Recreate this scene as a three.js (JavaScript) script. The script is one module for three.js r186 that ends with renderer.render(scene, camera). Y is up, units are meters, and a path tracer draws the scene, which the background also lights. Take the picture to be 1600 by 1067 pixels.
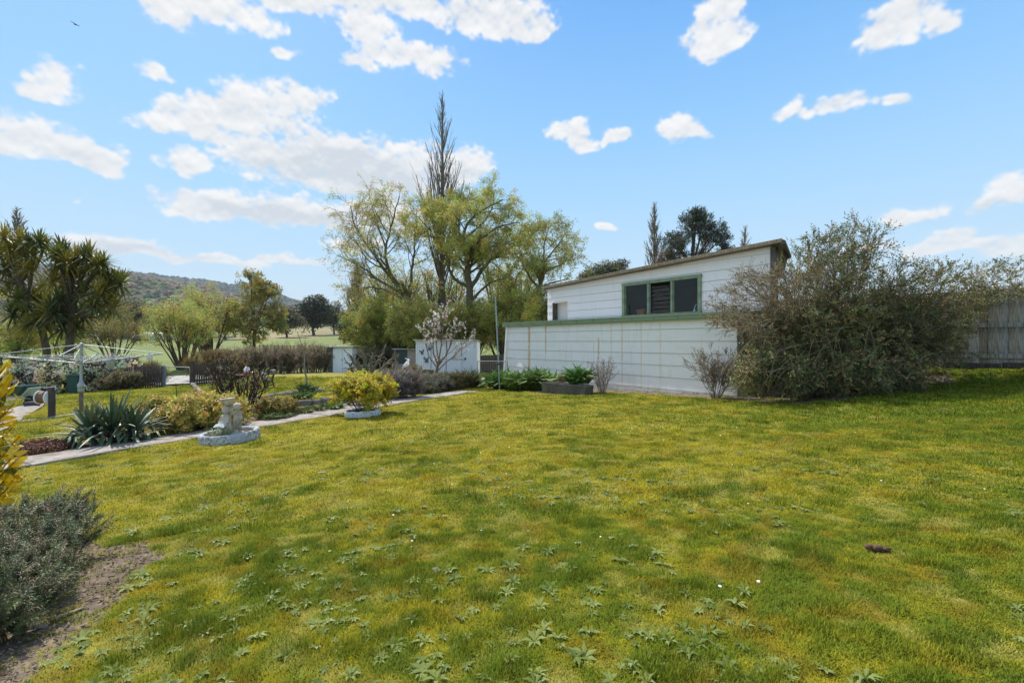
import * as THREE from 'three';
import { mergeGeometries } from 'three/addons/utils/BufferGeometryUtils.js';
import { MarchingCubes } from 'three/addons/objects/MarchingCubes.js';

// ---------- camera, light, exposure ----------
const FOCAL = 760, EYE = 1.6, EXPOSURE = 1.75;
const V = (x, y, z) => new THREE.Vector3(x, y, z);
const scene = new THREE.Scene();
const camera = new THREE.PerspectiveCamera(2 * Math.atan(533.5 / FOCAL) * 180 / Math.PI, 1024 / 682, 0.05, 9000);
camera.position.set(0, EYE, 0);
camera.lookAt(0, EYE, -10);
const renderer = new THREE.WebGLRenderer({ antialias: true });
renderer.setSize(1024, 682);
renderer.toneMapping = THREE.LinearToneMapping;
renderer.toneMappingExposure = EXPOSURE;
renderer.shadowMap.enabled = true;
const SUN_AZ = -34 * Math.PI / 180, SUN_EL = 47 * Math.PI / 180;   // azimuth from straight ahead, right positive
const SUN = V(Math.sin(SUN_AZ) * Math.cos(SUN_EL), Math.sin(SUN_EL), -Math.cos(SUN_AZ) * Math.cos(SUN_EL));
const sun = new THREE.DirectionalLight(new THREE.Color(1, 0.95, 0.86), 3.6);
sun.position.copy(SUN).multiplyScalar(120);
sun.target.position.set(0, 0, -15);
sun.castShadow = true;
Object.assign(sun.shadow.camera, { left: -70, right: 70, top: 70, bottom: -70, near: 1, far: 320 });
sun.shadow.mapSize.set(4096, 4096);
sun.shadow.bias = -0.0004;
sun.name = 'sun';
scene.add(sun, sun.target);

// ---------- seeded randomness and noise ----------
function rng(seed) { let a = seed >>> 0; return () => { a = (a + 0x6D2B79F5) | 0; let t = Math.imul(a ^ (a >>> 15), 1 | a); t = (t + Math.imul(t ^ (t >>> 7), 61 | t)) ^ t; return ((t ^ (t >>> 14)) >>> 0) / 4294967296; }; }
function hash(ix, iy, s) { let h = Math.imul(ix, 374761393) ^ Math.imul(iy, 668265263) ^ Math.imul(s + 11, 1274126177); h = Math.imul(h ^ (h >>> 13), 1274126177); h = Math.imul(h ^ (h >>> 15), 2246822519); return ((h ^ (h >>> 16)) >>> 0) / 4294967296; }
function vn(x, y, s = 0) { const ix = Math.floor(x), iy = Math.floor(y); let fx = x - ix, fy = y - iy; fx = fx * fx * (3 - 2 * fx); fy = fy * fy * (3 - 2 * fy); const a = hash(ix, iy, s), b = hash(ix + 1, iy, s), c = hash(ix, iy + 1, s), d = hash(ix + 1, iy + 1, s); return a + (b - a) * fx + (c - a) * fy + (a - b - c + d) * fx * fy; }
function fbm(x, y, s = 0, o = 4) { let v = 0, a = 0.5, t = 0; for (let i = 0; i < o; i++) { v += a * vn(x, y, s + i * 7); t += a; a *= 0.5; x = x * 2.03 + 17.1; y = y * 2.03 - 9.7; } return v / t; }
const clamp = (x, a = 0, b = 1) => Math.min(b, Math.max(a, x)), mix = (a, b, t) => a + (b - a) * t;
const sstep = (a, b, x) => { const t = clamp((x - a) / (b - a)); return t * t * (3 - 2 * t); };
const mix3 = (a, b, t) => [mix(a[0], b[0], t), mix(a[1], b[1], t), mix(a[2], b[2], t)];
const toS = (l) => { l = clamp(l); return 255 * (l <= 0.0031308 ? 12.92 * l : 1.055 * Math.pow(l, 1 / 2.4) - 0.055); };
const lin = (r, g, b) => [r, g, b].map((c) => { c /= 255; return c <= 0.04045 ? c / 12.92 : Math.pow((c + 0.055) / 1.055, 2.4); });

// ---------- sky: clear air, a brighter zone round the sun and scattered fair-weather clouds ----------
{
  const W = 3072, H = 1536, D = 180 / Math.PI, data = new Float32Array(W * H * 4);
  const az = (px) => Math.atan((px - 800) / FOCAL) * D, el = (px, py) => Math.atan((533.5 - py) / Math.hypot(FOCAL, px - 800)) * D;
  const clouds = [];   // centre azimuth, elevation, half sizes (degrees), how thick (its grey base)
  const add = (cx, cy, rx, ry, thick = 0.25) => clouds.push([az(cx), el(cx, cy), (az(cx + rx) - az(cx - rx)) / 2, (el(cx, cy - ry) - el(cx, cy + ry)) / 2, thick]);
  [[270, 18, 45, 36], [345, 12, 95, 30], [450, 2, 110, 24], [600, 4, 220, 26, 0.3], [570, 42, 42, 34], [760, 26, 95, 34, 0.35], [822, 48, 45, 22], [640, 92, 82, 26, 0.2], [555, 100, 45, 18],
    [85, 122, 42, 32, 0.2], [62, 142, 34, 14], [232, 113, 27, 18], [436, 82, 22, 12],
    [330, 160, 52, 24], [420, 166, 90, 36, 0.2], [300, 203, 108, 22, 0.25], [478, 152, 36, 24], [395, 192, 130, 26, 0.25], [255, 168, 30, 14],
    [72, 212, 74, 30, 0.2], [105, 235, 95, 26, 0.3], [150, 255, 46, 22, 0.4], [20, 232, 50, 20],
    [420, 246, 95, 28, 0.3], [520, 250, 120, 38, 0.6], [610, 262, 120, 38, 0.9], [560, 290, 170, 24, 1], [728, 264, 46, 32, 0.3], [290, 254, 36, 20],
    [330, 326, 100, 24, 0.4], [440, 332, 150, 27, 0.6], [520, 345, 150, 20, 0.8], [600, 330, 60, 20, 0.7], [560, 385, 50, 11, 0.3], [110, 316, 16, 5],
    [140, 374, 70, 13, 0.5], [190, 388, 70, 12, 0.9], [240, 402, 180, 9, 0.6], [30, 372, 60, 9, 0.4], [420, 408, 120, 7, 0.5],
    [890, 208, 30, 22], [906, 222, 34, 13], [968, 214, 22, 14], [1058, 203, 42, 22], [1085, 213, 30, 11], [1120, 60, 46, 36], [1130, 14, 44, 34], [1375, 58, 54, 28, 0.3], [1420, 22, 66, 32, 0.3], [1470, 30, 28, 20],
    [1236, 176, 34, 15], [1290, 174, 40, 14], [1335, 163, 40, 16], [1395, 158, 26, 12], [1575, 298, 46, 26, 0.3], [1535, 322, 36, 14, 0.4], [1425, 338, 44, 17, 0.4], [1503, 371, 32, 15, 0.2], [1490, 390, 120, 11, 0.4], [1585, 396, 80, 16, 0.4], [1370, 392, 60, 8, 0.3],
    [650, 372, 40, 8, 0.3], [950, 356, 18, 5]].forEach((c) => add(...c));
  const R = rng(77);
  for (let k = 0; k < 95; k++) {   // the same kind of sky all round
    const a = -180 + 360 * R(), e = 3 + 72 * Math.pow(R(), 1.4), w = (4 + 7 * R()) * (0.6 + e / 60), h = w * (0.28 + 0.14 * R()) * (0.5 + e / 50);
    if (Math.abs(a) < 54 && e < 45) continue;
    clouds.push([a, e, w / Math.max(0.35, Math.cos(e / D)), h, 0.3 + 0.3 * R()], [a + w * (R() - 0.5), e + h * 0.5 * R(), w * 0.6 / Math.max(0.35, Math.cos(e / D)), h * 0.8, 0.3]);
  }
  const bins = Array.from({ length: 72 }, () => []);
  for (const c of clouds) for (let b = Math.floor((c[0] - c[2] * 1.5 + 180) / 5); b <= Math.floor((c[0] + c[2] * 1.5 + 180) / 5); b++) bins[((b % 72) + 72) % 72].push(c);
  const stops = [[0, lin(222, 235, 240)], [4, lin(204, 228, 243)], [9, lin(186, 221, 247)], [16, lin(163, 210, 248)], [24, lin(138, 195, 246)], [34, lin(110, 174, 240)], [55, lin(86, 152, 228)], [90, lin(74, 140, 218)]];
  const field = (a, e, list) => {
    let m = 0, thick = 0, low = 0;
    for (const c of list) {
      let da = a - c[0]; if (da > 180) da -= 360; if (da < -180) da += 360;
      const dx = da / c[2], de = e - c[1], dy = de / (de < 0 ? c[3] * 0.8 : c[3] * 1.1), q = 1 - dx * dx - dy * dy;
      if (q > -0.7) { const w = Math.max(0, q + 0.7); m = Math.max(m, q + 0.7) + 0.08 * Math.min(m, q + 0.7); thick += c[4] * w; low += w * clamp(0.5 - dy * 0.6); }
    }
    return [m - 0.7, thick, low];
  };
  const sunA = SUN_AZ * D, sunE = SUN_EL * D;
  for (let y = 0; y < H; y++) {
    const e = ((y + 0.5) / H - 0.5) * 180, ee = Math.max(0, e);
    let k = 0; while (k < stops.length - 2 && ee > stops[k + 1][0]) k++;
    const base = mix3(stops[k][1], stops[k + 1][1], clamp((ee - stops[k][0]) / (stops[k + 1][0] - stops[k][0])));
    for (let x = 0; x < W; x++) {
      const phi = ((x + 0.5) / W - 0.5) * 2 * Math.PI;              // atan2(z, x)
      let a = phi * D + 90; if (a > 180) a -= 360;                  // azimuth from -z, right positive
      let c = base;
      if (e > 0) {
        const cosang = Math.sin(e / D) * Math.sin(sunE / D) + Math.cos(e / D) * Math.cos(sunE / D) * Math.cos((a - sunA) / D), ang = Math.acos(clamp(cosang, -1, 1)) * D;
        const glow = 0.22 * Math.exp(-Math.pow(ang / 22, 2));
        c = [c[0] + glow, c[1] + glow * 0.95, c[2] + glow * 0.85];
        const list = bins[clamp(Math.floor((a + 180) / 5), 0, 71)];
        if (list.length) {
          const wx = (fbm(a * 0.35, e * 0.5, 3, 3) - 0.5) * 3.2, wy = (fbm(a * 0.35 + 50, e * 0.5, 5, 3) - 0.5) * 1.8;
          const [m, thick, low] = field(a + wx, e + wy, list);
          if (m > -0.65) {
            const n = fbm(a * 0.6, e * 0.9, 21, 6), n2 = fbm(a * 1.9, e * 2.7, 41, 4);
            const dens = m * 1.0 + (n - 0.5) * 1.7 + (n2 - 0.5) * 1.2 + 0.16;
            const alpha = Math.pow(sstep(-0.25, 0.8, dens), 1.3) * 0.97;
            if (alpha > 0) {
              const up = 0.7 * fbm(a * 0.6, (e + 0.8) * 0.9, 21, 6) + 0.3 * fbm(a * 1.9, (e + 0.4) * 2.7, 41, 4);
              const g = clamp(0.12 + 0.36 * Math.min(1.2, thick * 0.5) * Math.min(1, low) * 1.2 + (up - 0.7 * n - 0.3 * n2) * 0.85, 0, 0.62);
              const cc = mix3(lin(244, 243, 242), lin(176, 190, 204), g);
              const veil = mix3(cc, c, 0.25 * (1 - sstep(2, 12, e)));
              c = mix3(c, veil, alpha);
            }
          }
        }
      }
      const o = (y * W + x) * 4;
      data[o] = c[0] * 1.1 / EXPOSURE; data[o + 1] = c[1] * 1.1 / EXPOSURE; data[o + 2] = c[2] * 1.1 / EXPOSURE; data[o + 3] = 1;
    }
  }
  const sky = new THREE.DataTexture(data, W, H, THREE.RGBAFormat, THREE.FloatType);
  sky.mapping = THREE.EquirectangularReflectionMapping;
  sky.magFilter = THREE.LinearFilter; sky.minFilter = THREE.LinearFilter;
  sky.needsUpdate = true;
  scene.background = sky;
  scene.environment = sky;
}

// ---------- naming and tagging ----------
const taken = {};
function numbered(name) { const n = taken[name] = (taken[name] ?? -1) + 1; return n ? name + '_' + String(n).padStart(3, '0') : name; }
function tag(o, label, category, group) { Object.assign(o.userData, { label, category }); if (group) o.userData.group = group; return o; }
function thing(name, label, category, pos, group) { const g = new THREE.Group(); g.name = numbered(name); if (pos) g.position.copy(pos); tag(g, label, category, group); scene.add(g); return g; }
function part(parent, name, geo, mat) { const m = new THREE.Mesh(geo, mat); m.name = name; m.castShadow = m.receiveShadow = true; parent.add(m); return m; }
function solo(name, label, category, geo, mat, pos, group) { const m = new THREE.Mesh(geo, mat); m.name = numbered(name); if (pos) m.position.copy(pos); m.castShadow = m.receiveShadow = true; tag(m, label, category, group); scene.add(m); return m; }
function struct(name, geo, mat) { const m = geo ? new THREE.Mesh(geo, mat) : new THREE.Group(); m.name = numbered(name); m.castShadow = m.receiveShadow = true; m.userData.kind = 'structure'; scene.add(m); return m; }

// ---------- geometry helpers ----------
class Geo {   // collects triangles
  constructor() { this.p = []; this.n = []; this.u = []; this.i = []; }
  get count() { return this.p.length / 3; }
  vert(x, y, z, nx, ny, nz, u, v) { this.p.push(x, y, z); this.n.push(nx, ny, nz); this.u.push(u, v); return this.p.length / 3 - 1; }
  tube(pts, radii, sides = 5, cap = false) {
    const k = pts.length, t = V(), a = V(), b = V(), start = this.count; let along = 0;
    const ref = V(0.31, 0.13, 0.94);
    for (let i = 0; i < k; i++) {
      t.subVectors(pts[Math.min(k - 1, i + 1)], pts[Math.max(0, i - 1)]).normalize();
      if (i === 0) { a.crossVectors(t, Math.abs(t.dot(ref)) > 0.9 ? V(1, 0, 0) : ref).normalize(); }
      a.addScaledVector(t, -a.dot(t)).normalize(); b.crossVectors(t, a);
      if (i) along += pts[i].distanceTo(pts[i - 1]);
      const r = Array.isArray(radii) ? radii[i] : radii;
      for (let s = 0; s <= sides; s++) { const q = s / sides * 2 * Math.PI, c = Math.cos(q), d = Math.sin(q), nx = a.x * c + b.x * d, ny = a.y * c + b.y * d, nz = a.z * c + b.z * d; this.vert(pts[i].x + nx * r, pts[i].y + ny * r, pts[i].z + nz * r, nx, ny, nz, s / sides * Math.max(0.15, 6.28 * r), along); }
    }
    const w = sides + 1;
    for (let i = 0; i < k - 1; i++) for (let s = 0; s < sides; s++) { const o = start + i * w + s; this.i.push(o, o + 1, o + w, o + 1, o + w + 1, o + w); }
    if (cap) for (const [i, dir] of [[0, -1], [k - 1, 1]]) { t.subVectors(pts[Math.min(k - 1, i + 1)], pts[Math.max(0, i - 1)]).normalize().multiplyScalar(dir); const c = this.vert(pts[i].x, pts[i].y, pts[i].z, t.x, t.y, t.z, 0, 0), ring = []; for (let s = 0; s < sides; s++) { const o = (start + i * w + s) * 3; ring.push(this.vert(this.p[o], this.p[o + 1], this.p[o + 2], t.x, t.y, t.z, 0.05, 0.05)); } for (let s = 0; s < sides; s++) { const q = ring[s], r2 = ring[(s + 1) % sides]; dir > 0 ? this.i.push(c, q, r2) : this.i.push(c, r2, q); } }
    return this;
  }
  quad(a, b, c, d, uv = [[0, 0], [1, 0], [1, 1], [0, 1]]) { const n = V().subVectors(b, a).cross(V().subVectors(d, a)).normalize(), v = [a, b, c, d].map((q, k) => this.vert(q.x, q.y, q.z, n.x, n.y, n.z, ...uv[k])); this.i.push(v[0], v[1], v[2], v[0], v[2], v[3]); return this; }
  leaf(base, dir, up, len, wid, bend = 0.15, fold = 0.1) {   // two-segment pointed leaf
    const side = V().crossVectors(dir, up).normalize(), nn = V().crossVectors(side, dir).normalize(), m = V().copy(base).addScaledVector(dir, len * 0.5).addScaledVector(nn, len * bend), e = V().copy(base).addScaledVector(dir, len).addScaledVector(nn, -len * bend * 0.4), f = wid * fold;
    const q = (v, u, w, sgn) => this.vert(v.x, v.y, v.z, nn.x + side.x * sgn * 0.3, nn.y + side.y * sgn * 0.3, nn.z + side.z * sgn * 0.3, u, w);
    const a = q(base, 0.5, 0, 0), l = q(V().copy(m).addScaledVector(side, -wid / 2).addScaledVector(nn, f), 0, 0.5, -1), r = q(V().copy(m).addScaledVector(side, wid / 2).addScaledVector(nn, f), 1, 0.5, 1), t = q(e, 0.5, 1, 0);
    this.i.push(a, r, l, l, r, t); return this;
  }
  build() {
    const g = new THREE.BufferGeometry();
    g.setAttribute('position', new THREE.Float32BufferAttribute(this.p, 3)); g.setAttribute('normal', new THREE.Float32BufferAttribute(this.n, 3)); g.setAttribute('uv', new THREE.Float32BufferAttribute(this.u, 2)); g.setIndex(this.i); return g;
  }
}
function metreUV(g) {   // uv in metres by the way each face points
  if (g.index) g = g.toNonIndexed();
  const p = g.attributes.position, n = p.count, uv = new Float32Array(n * 2), a = V(), b = V(), c = V();
  for (let i = 0; i < n; i += 3) {
    a.fromBufferAttribute(p, i); b.fromBufferAttribute(p, i + 1); c.fromBufferAttribute(p, i + 2);
    const q = V().subVectors(b, a).cross(V().subVectors(c, a)), x = Math.abs(q.x), y = Math.abs(q.y), z = Math.abs(q.z);
    [a, b, c].forEach((v, k) => { uv[(i + k) * 2] = y > x && y > z ? v.x : x > z ? v.z : v.x; uv[(i + k) * 2 + 1] = y > x && y > z ? v.z : v.y; });
  }
  g.setAttribute('uv', new THREE.BufferAttribute(uv, 2)); return g;
}
function block(w, h, l, c = 0.006, rough = null) {   // box with chamfered edges, centred; rough(v) may push corners
  const P = [], T = [], id = {}, half = [w / 2, h / 2, l / 2]; c = Math.min(c, w / 3, h / 3, l / 3);
  for (const sx of [-1, 1]) for (const sy of [-1, 1]) for (const sz of [-1, 1]) {
    const s = [sx, sy, sz], o = rough ? rough(sx, sy, sz) : [0, 0, 0];
    for (let ax = 0; ax < 3; ax++) { id[[...s, ax]] = P.length; P.push(V(...s.map((q, k) => q * (half[k] - (k === ax ? 0 : c)) + o[k]))); }
  }
  const tri = (a, b, d) => { const n = V().subVectors(P[b], P[a]).cross(V().subVectors(P[d], P[a])), m = V().addVectors(P[a], P[b]).add(P[d]); T.push(...(n.dot(m) > 0 ? [a, b, d] : [a, d, b])); };
  for (let ax = 0; ax < 3; ax++) for (const s of [-1, 1]) {
    const q = [[-1, -1], [1, -1], [1, 1], [-1, 1]].map(([u, v]) => { const k = [0, 0, 0]; k[ax] = s; k[(ax + 1) % 3] = u; k[(ax + 2) % 3] = v; return id[[...k, ax]]; });
    tri(q[0], q[1], q[2]); tri(q[0], q[2], q[3]);
  }
  for (let ax = 0; ax < 3; ax++) for (const s of [-1, 1]) for (const u of [-1, 1]) {
    const b1 = (ax + 1) % 3, b2 = (ax + 2) % 3, k = (e, f) => { const z = [0, 0, 0]; z[ax] = e; z[b1] = s; z[b2] = u; return id[[...z, f]]; };
    tri(k(-1, b1), k(1, b1), k(1, b2)); tri(k(-1, b1), k(1, b2), k(-1, b2));
  }
  for (const sx of [-1, 1]) for (const sy of [-1, 1]) for (const sz of [-1, 1]) tri(id[[sx, sy, sz, 0]], id[[sx, sy, sz, 1]], id[[sx, sy, sz, 2]]);
  const g = new THREE.BufferGeometry(), pos = []; for (const t of T) pos.push(P[t].x, P[t].y, P[t].z);
  g.setAttribute('position', new THREE.Float32BufferAttribute(pos, 3)); g.computeVertexNormals(); return metreUV(g);
}
const moved = (g, x, y, z, rx = 0, ry = 0, rz = 0) => { if (rx) g.rotateX(rx); if (rz) g.rotateZ(rz); if (ry) g.rotateY(ry); g.translate(x, y, z); return g; };
const merged = (list) => mergeGeometries(list.map((g) => { g = g.index ? g.toNonIndexed() : g; for (const k of Object.keys(g.attributes)) if (!['position', 'normal', 'uv'].includes(k)) g.deleteAttribute(k); return g; }));
function rod(pts, r, sides = 8) { return new Geo().tube(pts, r, sides, true).build(); }
function extrude(points, depth, bevel = 0) { const s = new THREE.Shape(points.map((p) => new THREE.Vector2(p[0], p[1]))); return metreUV(new THREE.ExtrudeGeometry(s, { depth, bevelEnabled: bevel > 0, bevelSize: bevel, bevelThickness: bevel, bevelSegments: 1, curveSegments: 10 })); }
function lathe(profile, seg = 32) { return new THREE.LatheGeometry(profile.map((p) => new THREE.Vector2(p[0], p[1])), seg); }

// ---------- materials ----------
function texture(w, h, fn, srgb = true, repeat = 1) {
  const d = new Uint8Array(w * h * 4);
  for (let y = 0; y < h; y++) for (let x = 0; x < w; x++) { const c = fn(x / w, y / h, x, y), o = (y * w + x) * 4; for (let k = 0; k < 3; k++) d[o + k] = srgb ? toS(c[k]) : clamp(c[k]) * 255; d[o + 3] = 255; }
  const t = new THREE.DataTexture(d, w, h); t.wrapS = t.wrapT = THREE.RepeatWrapping; t.magFilter = THREE.LinearFilter; t.minFilter = THREE.LinearFilter; if (srgb) t.colorSpace = THREE.SRGBColorSpace; t.repeat.set(repeat, repeat); t.needsUpdate = true; return t;
}
// noise that repeats without a seam over the unit square
function tfbm(u, v, f, s, o = 4, fy = f) { let r = 0, a = 0.5, t = 0; for (let i = 0; i < o; i++) { const x = u * f, y = v * fy, ix = Math.floor(x), iy = Math.floor(y); let fx = x - ix, gy = y - iy; fx = fx * fx * (3 - 2 * fx); gy = gy * gy * (3 - 2 * gy); const h = (p, q) => hash(((p % f) + f) % f, ((q % fy) + fy) % fy, s + i * 13); const A = h(ix, iy), B = h(ix + 1, iy), C = h(ix, iy + 1), E = h(ix + 1, iy + 1); r += a * (A + (B - A) * fx + (C - A) * gy + (A - B - C + E) * fx * gy); t += a; a *= 0.55; f *= 2; fy *= 2; } return r / t; }
const grey = (g) => [g, g, g];
const TX = {
  mottle: texture(256, 256, (u, v) => grey(0.72 + 0.5 * (tfbm(u, v, 5, 1, 5) - 0.4)), true, 1),
  fine: texture(256, 256, (u, v) => grey(tfbm(u, v, 24, 4, 4)), false, 2),
  wood: texture(256, 512, (u, v) => { const g = tfbm(u, v, 40, 2, 3, 3), k = tfbm(u, v, 6, 9, 3, 2); return grey(0.5 + 0.65 * (g - 0.5) + 0.5 * (k - 0.4)); }, true, 1.4),
  woodB: texture(256, 512, (u, v) => grey(tfbm(u, v, 48, 2, 3, 3)), false, 1.4),
  bark: texture(256, 256, (u, v) => { const g = tfbm(u, v, 14, 6, 4, 4), k = tfbm(u, v, 4, 19, 3); return mix3([0.55, 0.52, 0.47], [1.15, 1.1, 1.0], clamp(g * 0.8 + k * 0.5 - 0.15)); }, true, 1.2),
  barkB: texture(256, 256, (u, v) => grey(tfbm(u, v, 16, 6, 4, 4)), false, 1.2),
  concrete: texture(512, 512, (u, v) => { const g = tfbm(u, v, 6, 31, 5), s = tfbm(u, v, 60, 33, 2), m = sstep(0.5, 0.7, tfbm(u, v, 9, 35, 4)); return mix3(grey(0.68 + 0.7 * (g - 0.5) + 0.4 * (s - 0.5)), [0.36, 0.33, 0.26], m * 0.7); }, true, 0.5),
};
const M = {};
function mat(name, rgb, o = {}) { const m = new THREE.MeshStandardMaterial({ color: new THREE.Color().setRGB(...rgb), roughness: 0.8, ...o }); m.name = name; return M[name] = m; }
function leafMat(name, rgb = [1, 1, 1], through = 0.4, o = {}) { const m = new THREE.MeshPhysicalMaterial({ color: new THREE.Color().setRGB(...rgb), roughness: 0.85, transmission: through, thickness: 0, specularIntensity: 0.4, side: THREE.DoubleSide, ...o }); m.name = name; return M[name] = m; }
mat('whitePaint', [0.93, 0.87, 0.83], { map: texture(512, 512, (u, v) => grey(0.95 + 0.06 * (tfbm(u, v, 4, 61, 5) - 0.5) - 0.06 * sstep(0.62, 0.8, tfbm(u, v, 30, 63, 3, 4))), true, 0.5), roughness: 0.55 });
mat('greenPaint', [0.27, 0.35, 0.2], { map: TX.mottle, roughness: 0.5 });
mat('brownPaint', [0.13, 0.1, 0.078], { map: TX.mottle, roughness: 0.7 });
mat('fascia', [0.5, 0.38, 0.23], { map: TX.wood, roughness: 0.8 });
mat('roofSheet', [0.33, 0.33, 0.32], { roughness: 0.45, metalness: 0.5 });
mat('dark', [0.02, 0.02, 0.02], { roughness: 0.9 });
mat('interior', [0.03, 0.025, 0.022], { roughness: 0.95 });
mat('galvanised', [0.42, 0.46, 0.47], { metalness: 0.55, roughness: 0.45, map: TX.mottle });
mat('greyWood', [0.27, 0.25, 0.22], { map: TX.wood, bumpMap: TX.woodB, bumpScale: 0.003, roughness: 0.9 });
mat('darkWood', [0.13, 0.1, 0.085], { map: TX.wood, bumpMap: TX.woodB, bumpScale: 0.003, roughness: 0.9 });
mat('bark', [0.13, 0.105, 0.08], { map: TX.bark, bumpMap: TX.barkB, bumpScale: 0.02, roughness: 0.95 });
mat('willowBark', [0.16, 0.14, 0.085], { map: TX.bark, bumpMap: TX.barkB, bumpScale: 0.03, roughness: 0.95 });
mat('darkBark', [0.06, 0.045, 0.038], { map: TX.bark, bumpMap: TX.barkB, bumpScale: 0.01, roughness: 0.95 });
mat('paleBark', [0.27, 0.23, 0.185], { map: TX.bark, bumpMap: TX.barkB, bumpScale: 0.006, roughness: 0.9 });
mat('greyBark', [0.19, 0.165, 0.135], { map: TX.bark, bumpMap: TX.barkB, bumpScale: 0.01, roughness: 0.9 });
mat('concrete', [0.43, 0.375, 0.33], { map: TX.concrete, bumpMap: TX.fine, bumpScale: 0.004, roughness: 0.95 });
mat('stone', [0.3, 0.27, 0.225], { map: TX.concrete, bumpMap: TX.fine, bumpScale: 0.008, roughness: 0.95 });
mat('soil', [0.085, 0.06, 0.045], { map: TX.mottle, bumpMap: TX.fine, bumpScale: 0.02, roughness: 1 });

// ================= THE LAND =================
const plane = (x, d) => 0.04 * clamp(x, -32, 22) - 0.0203 * clamp(d, -6, 40);
const anchors = [];   // x, d, height above or below the even slope
{
  const px = (a, b, d) => { const x = (a - 800) / FOCAL * d, h = EYE - (b - 533.5) * d / FOCAL; anchors.push([x, d, h - plane(x, d)]); };
  [[0, 2], [-3, 4], [3, 4], [-5.4, 9.3], [-3.9, 12.6], [-1.6, 20.6], [6.7, 14], [2, 12], [-8, 8.2], [0, 8], [5, 8], [-6, 3], [7, 6], [0, 17], [-10, 4], [10, 3], [-7, 10.5], [3, 16]].forEach(([x, d]) => anchors.push([x, d, 0]));
  [[126, 643, 15], [80, 652, 14.3], [117, 614, 27], [277, 603, 29], [10, 616, 26], [335, 597, 30], [430, 584, 33], [500, 581, 34], [535, 583, 34.5], [478, 604, 25], [412, 607, 24], [640, 601, 24], [745, 599, 24], [636, 594, 27], [300, 640, 18], [420, 632, 16.5], [600, 575, 36], [1600, 607, 12], [1580, 575, 13.5], [1430, 575, 15], [1400, 612, 13], [1700, 575, 12.5]].forEach((a) => px(...a));
}
function idw(x, d) { let s = 0, t = 0; for (const a of anchors) { const r = (x - a[0]) ** 2 + (d - a[1]) ** 2 + 1.2, w = 1 / (r * r); s += w * a[2]; t += w; } return s / t; }
const farStops = [[34, -0.7], [50, -0.85], [100, 0.1], [250, 6], [400, 14], [700, 22], [1500, 34], [5000, 70]];
function farH(d) { let k = 0; while (k < farStops.length - 2 && d > farStops[k + 1][0]) k++; const [a, b] = [farStops[k], farStops[k + 1]]; return mix(a[1], b[1], clamp((d - a[0]) / (b[0] - a[0]))); }
const H = (x, d) => {
  const t = Math.max(sstep(33, 48, d), sstep(26, 60, Math.abs(x + 4)));
  const near = t < 1 ? plane(x, d) + idw(x, d) + 0.02 * (fbm(x * 0.5, d * 0.5, 90, 2) - 0.5) + 0.055 * (fbm(x * 1.5, d * 1.5, 92, 3) - 0.5) : 0;
  return t <= 0 ? near : mix(near, farH(Math.max(d, 34)) + (fbm(x * 0.02, d * 0.02, 91, 3) - 0.5) * Math.min(3, d * 0.012), t);
};
function gp(px, py) {   // the point of the ground that the photograph shows at px, py
  let lo = 1.2, hi = 1.2; const over = (d) => EYE - (py - 533.5) / FOCAL * d - H((px - 800) / FOCAL * d, d);
  while (over(hi) > 0 && hi < 3000) { lo = hi; hi *= 1.03; }
  for (let k = 0; k < 24; k++) { const m = (lo + hi) / 2; over(m) > 0 ? lo = m : hi = m; }
  const d = (lo + hi) / 2, x = (px - 800) / FOCAL * d; return V(x, H(x, d), -d);
}
const on = (x, d, dy = 0) => V(x, H(x, d) + dy, -d);
const at = (px, py, d) => V((px - 800) / FOCAL * d, EYE + (533.5 - py) / FOCAL * d, -d);
const under = (px, d) => on((px - 800) / FOCAL * d, d);   // the ground below px at that distance

// ---- what grows or lies where ----
const poly = (pts) => { const w = pts.map(([a, b]) => { const p = gp(a, b); return [p.x, -p.z]; }); return { w, x0: Math.min(...w.map((p) => p[0])) - 0.4, x1: Math.max(...w.map((p) => p[0])) + 0.4, d0: Math.min(...w.map((p) => p[1])) - 0.4, d1: Math.max(...w.map((p) => p[1])) + 0.4 }; };
function inside(P, x, d) { if (x < P.x0 || x > P.x1 || d < P.d0 || d > P.d1) return false; let c = false; const w = P.w; for (let i = 0, j = w.length - 1; i < w.length; j = i++) if ((w[i][1] > d) !== (w[j][1] > d) && x < (w[j][0] - w[i][0]) * (d - w[i][1]) / (w[j][1] - w[i][1]) + w[i][0]) c = !c; return c; }
const soilPolys = [
  poly([[-160, 850], [60, 830], [150, 838], [232, 868], [236, 895], [205, 930], [160, 975], [100, 1030], [40, 1090], [-200, 1100]]),
  poly([[1085, 622], [1160, 628], [1260, 631], [1340, 624], [1400, 613], [1440, 603], [1500, 598], [1480, 585], [1100, 604]]),
  poly([[752, 608], [800, 611], [860, 616], [925, 618], [960, 614], [1050, 619], [1110, 621], [1110, 606], [900, 600], [780, 600]]),
  poly([[390, 656], [560, 634], [640, 620], [745, 601], [742, 596], [640, 610], [545, 622], [400, 646]]),
  poly([[398, 633], [470, 622], [530, 613], [530, 611], [470, 619], [396, 629]]),
  poly([[250, 690], [400, 666], [440, 652], [405, 648], [320, 664], [250, 680]]),
  poly([[100, 712], [250, 690], [240, 670], [120, 690]]),
  poly([[20, 712], [92, 704], [88, 690], [30, 698]]),
  poly([[0, 640], [40, 622], [50, 612], [0, 612]]),
  poly([[400, 586], [520, 582], [515, 575], [400, 578]]),
];
const pathA = gp(30, 733), pathB = gp(744, 613);
const pathDir = V().subVectors(pathB, pathA).setY(0).normalize(), pathSide = V(pathDir.z, 0, -pathDir.x);   // to the left of the way
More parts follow.
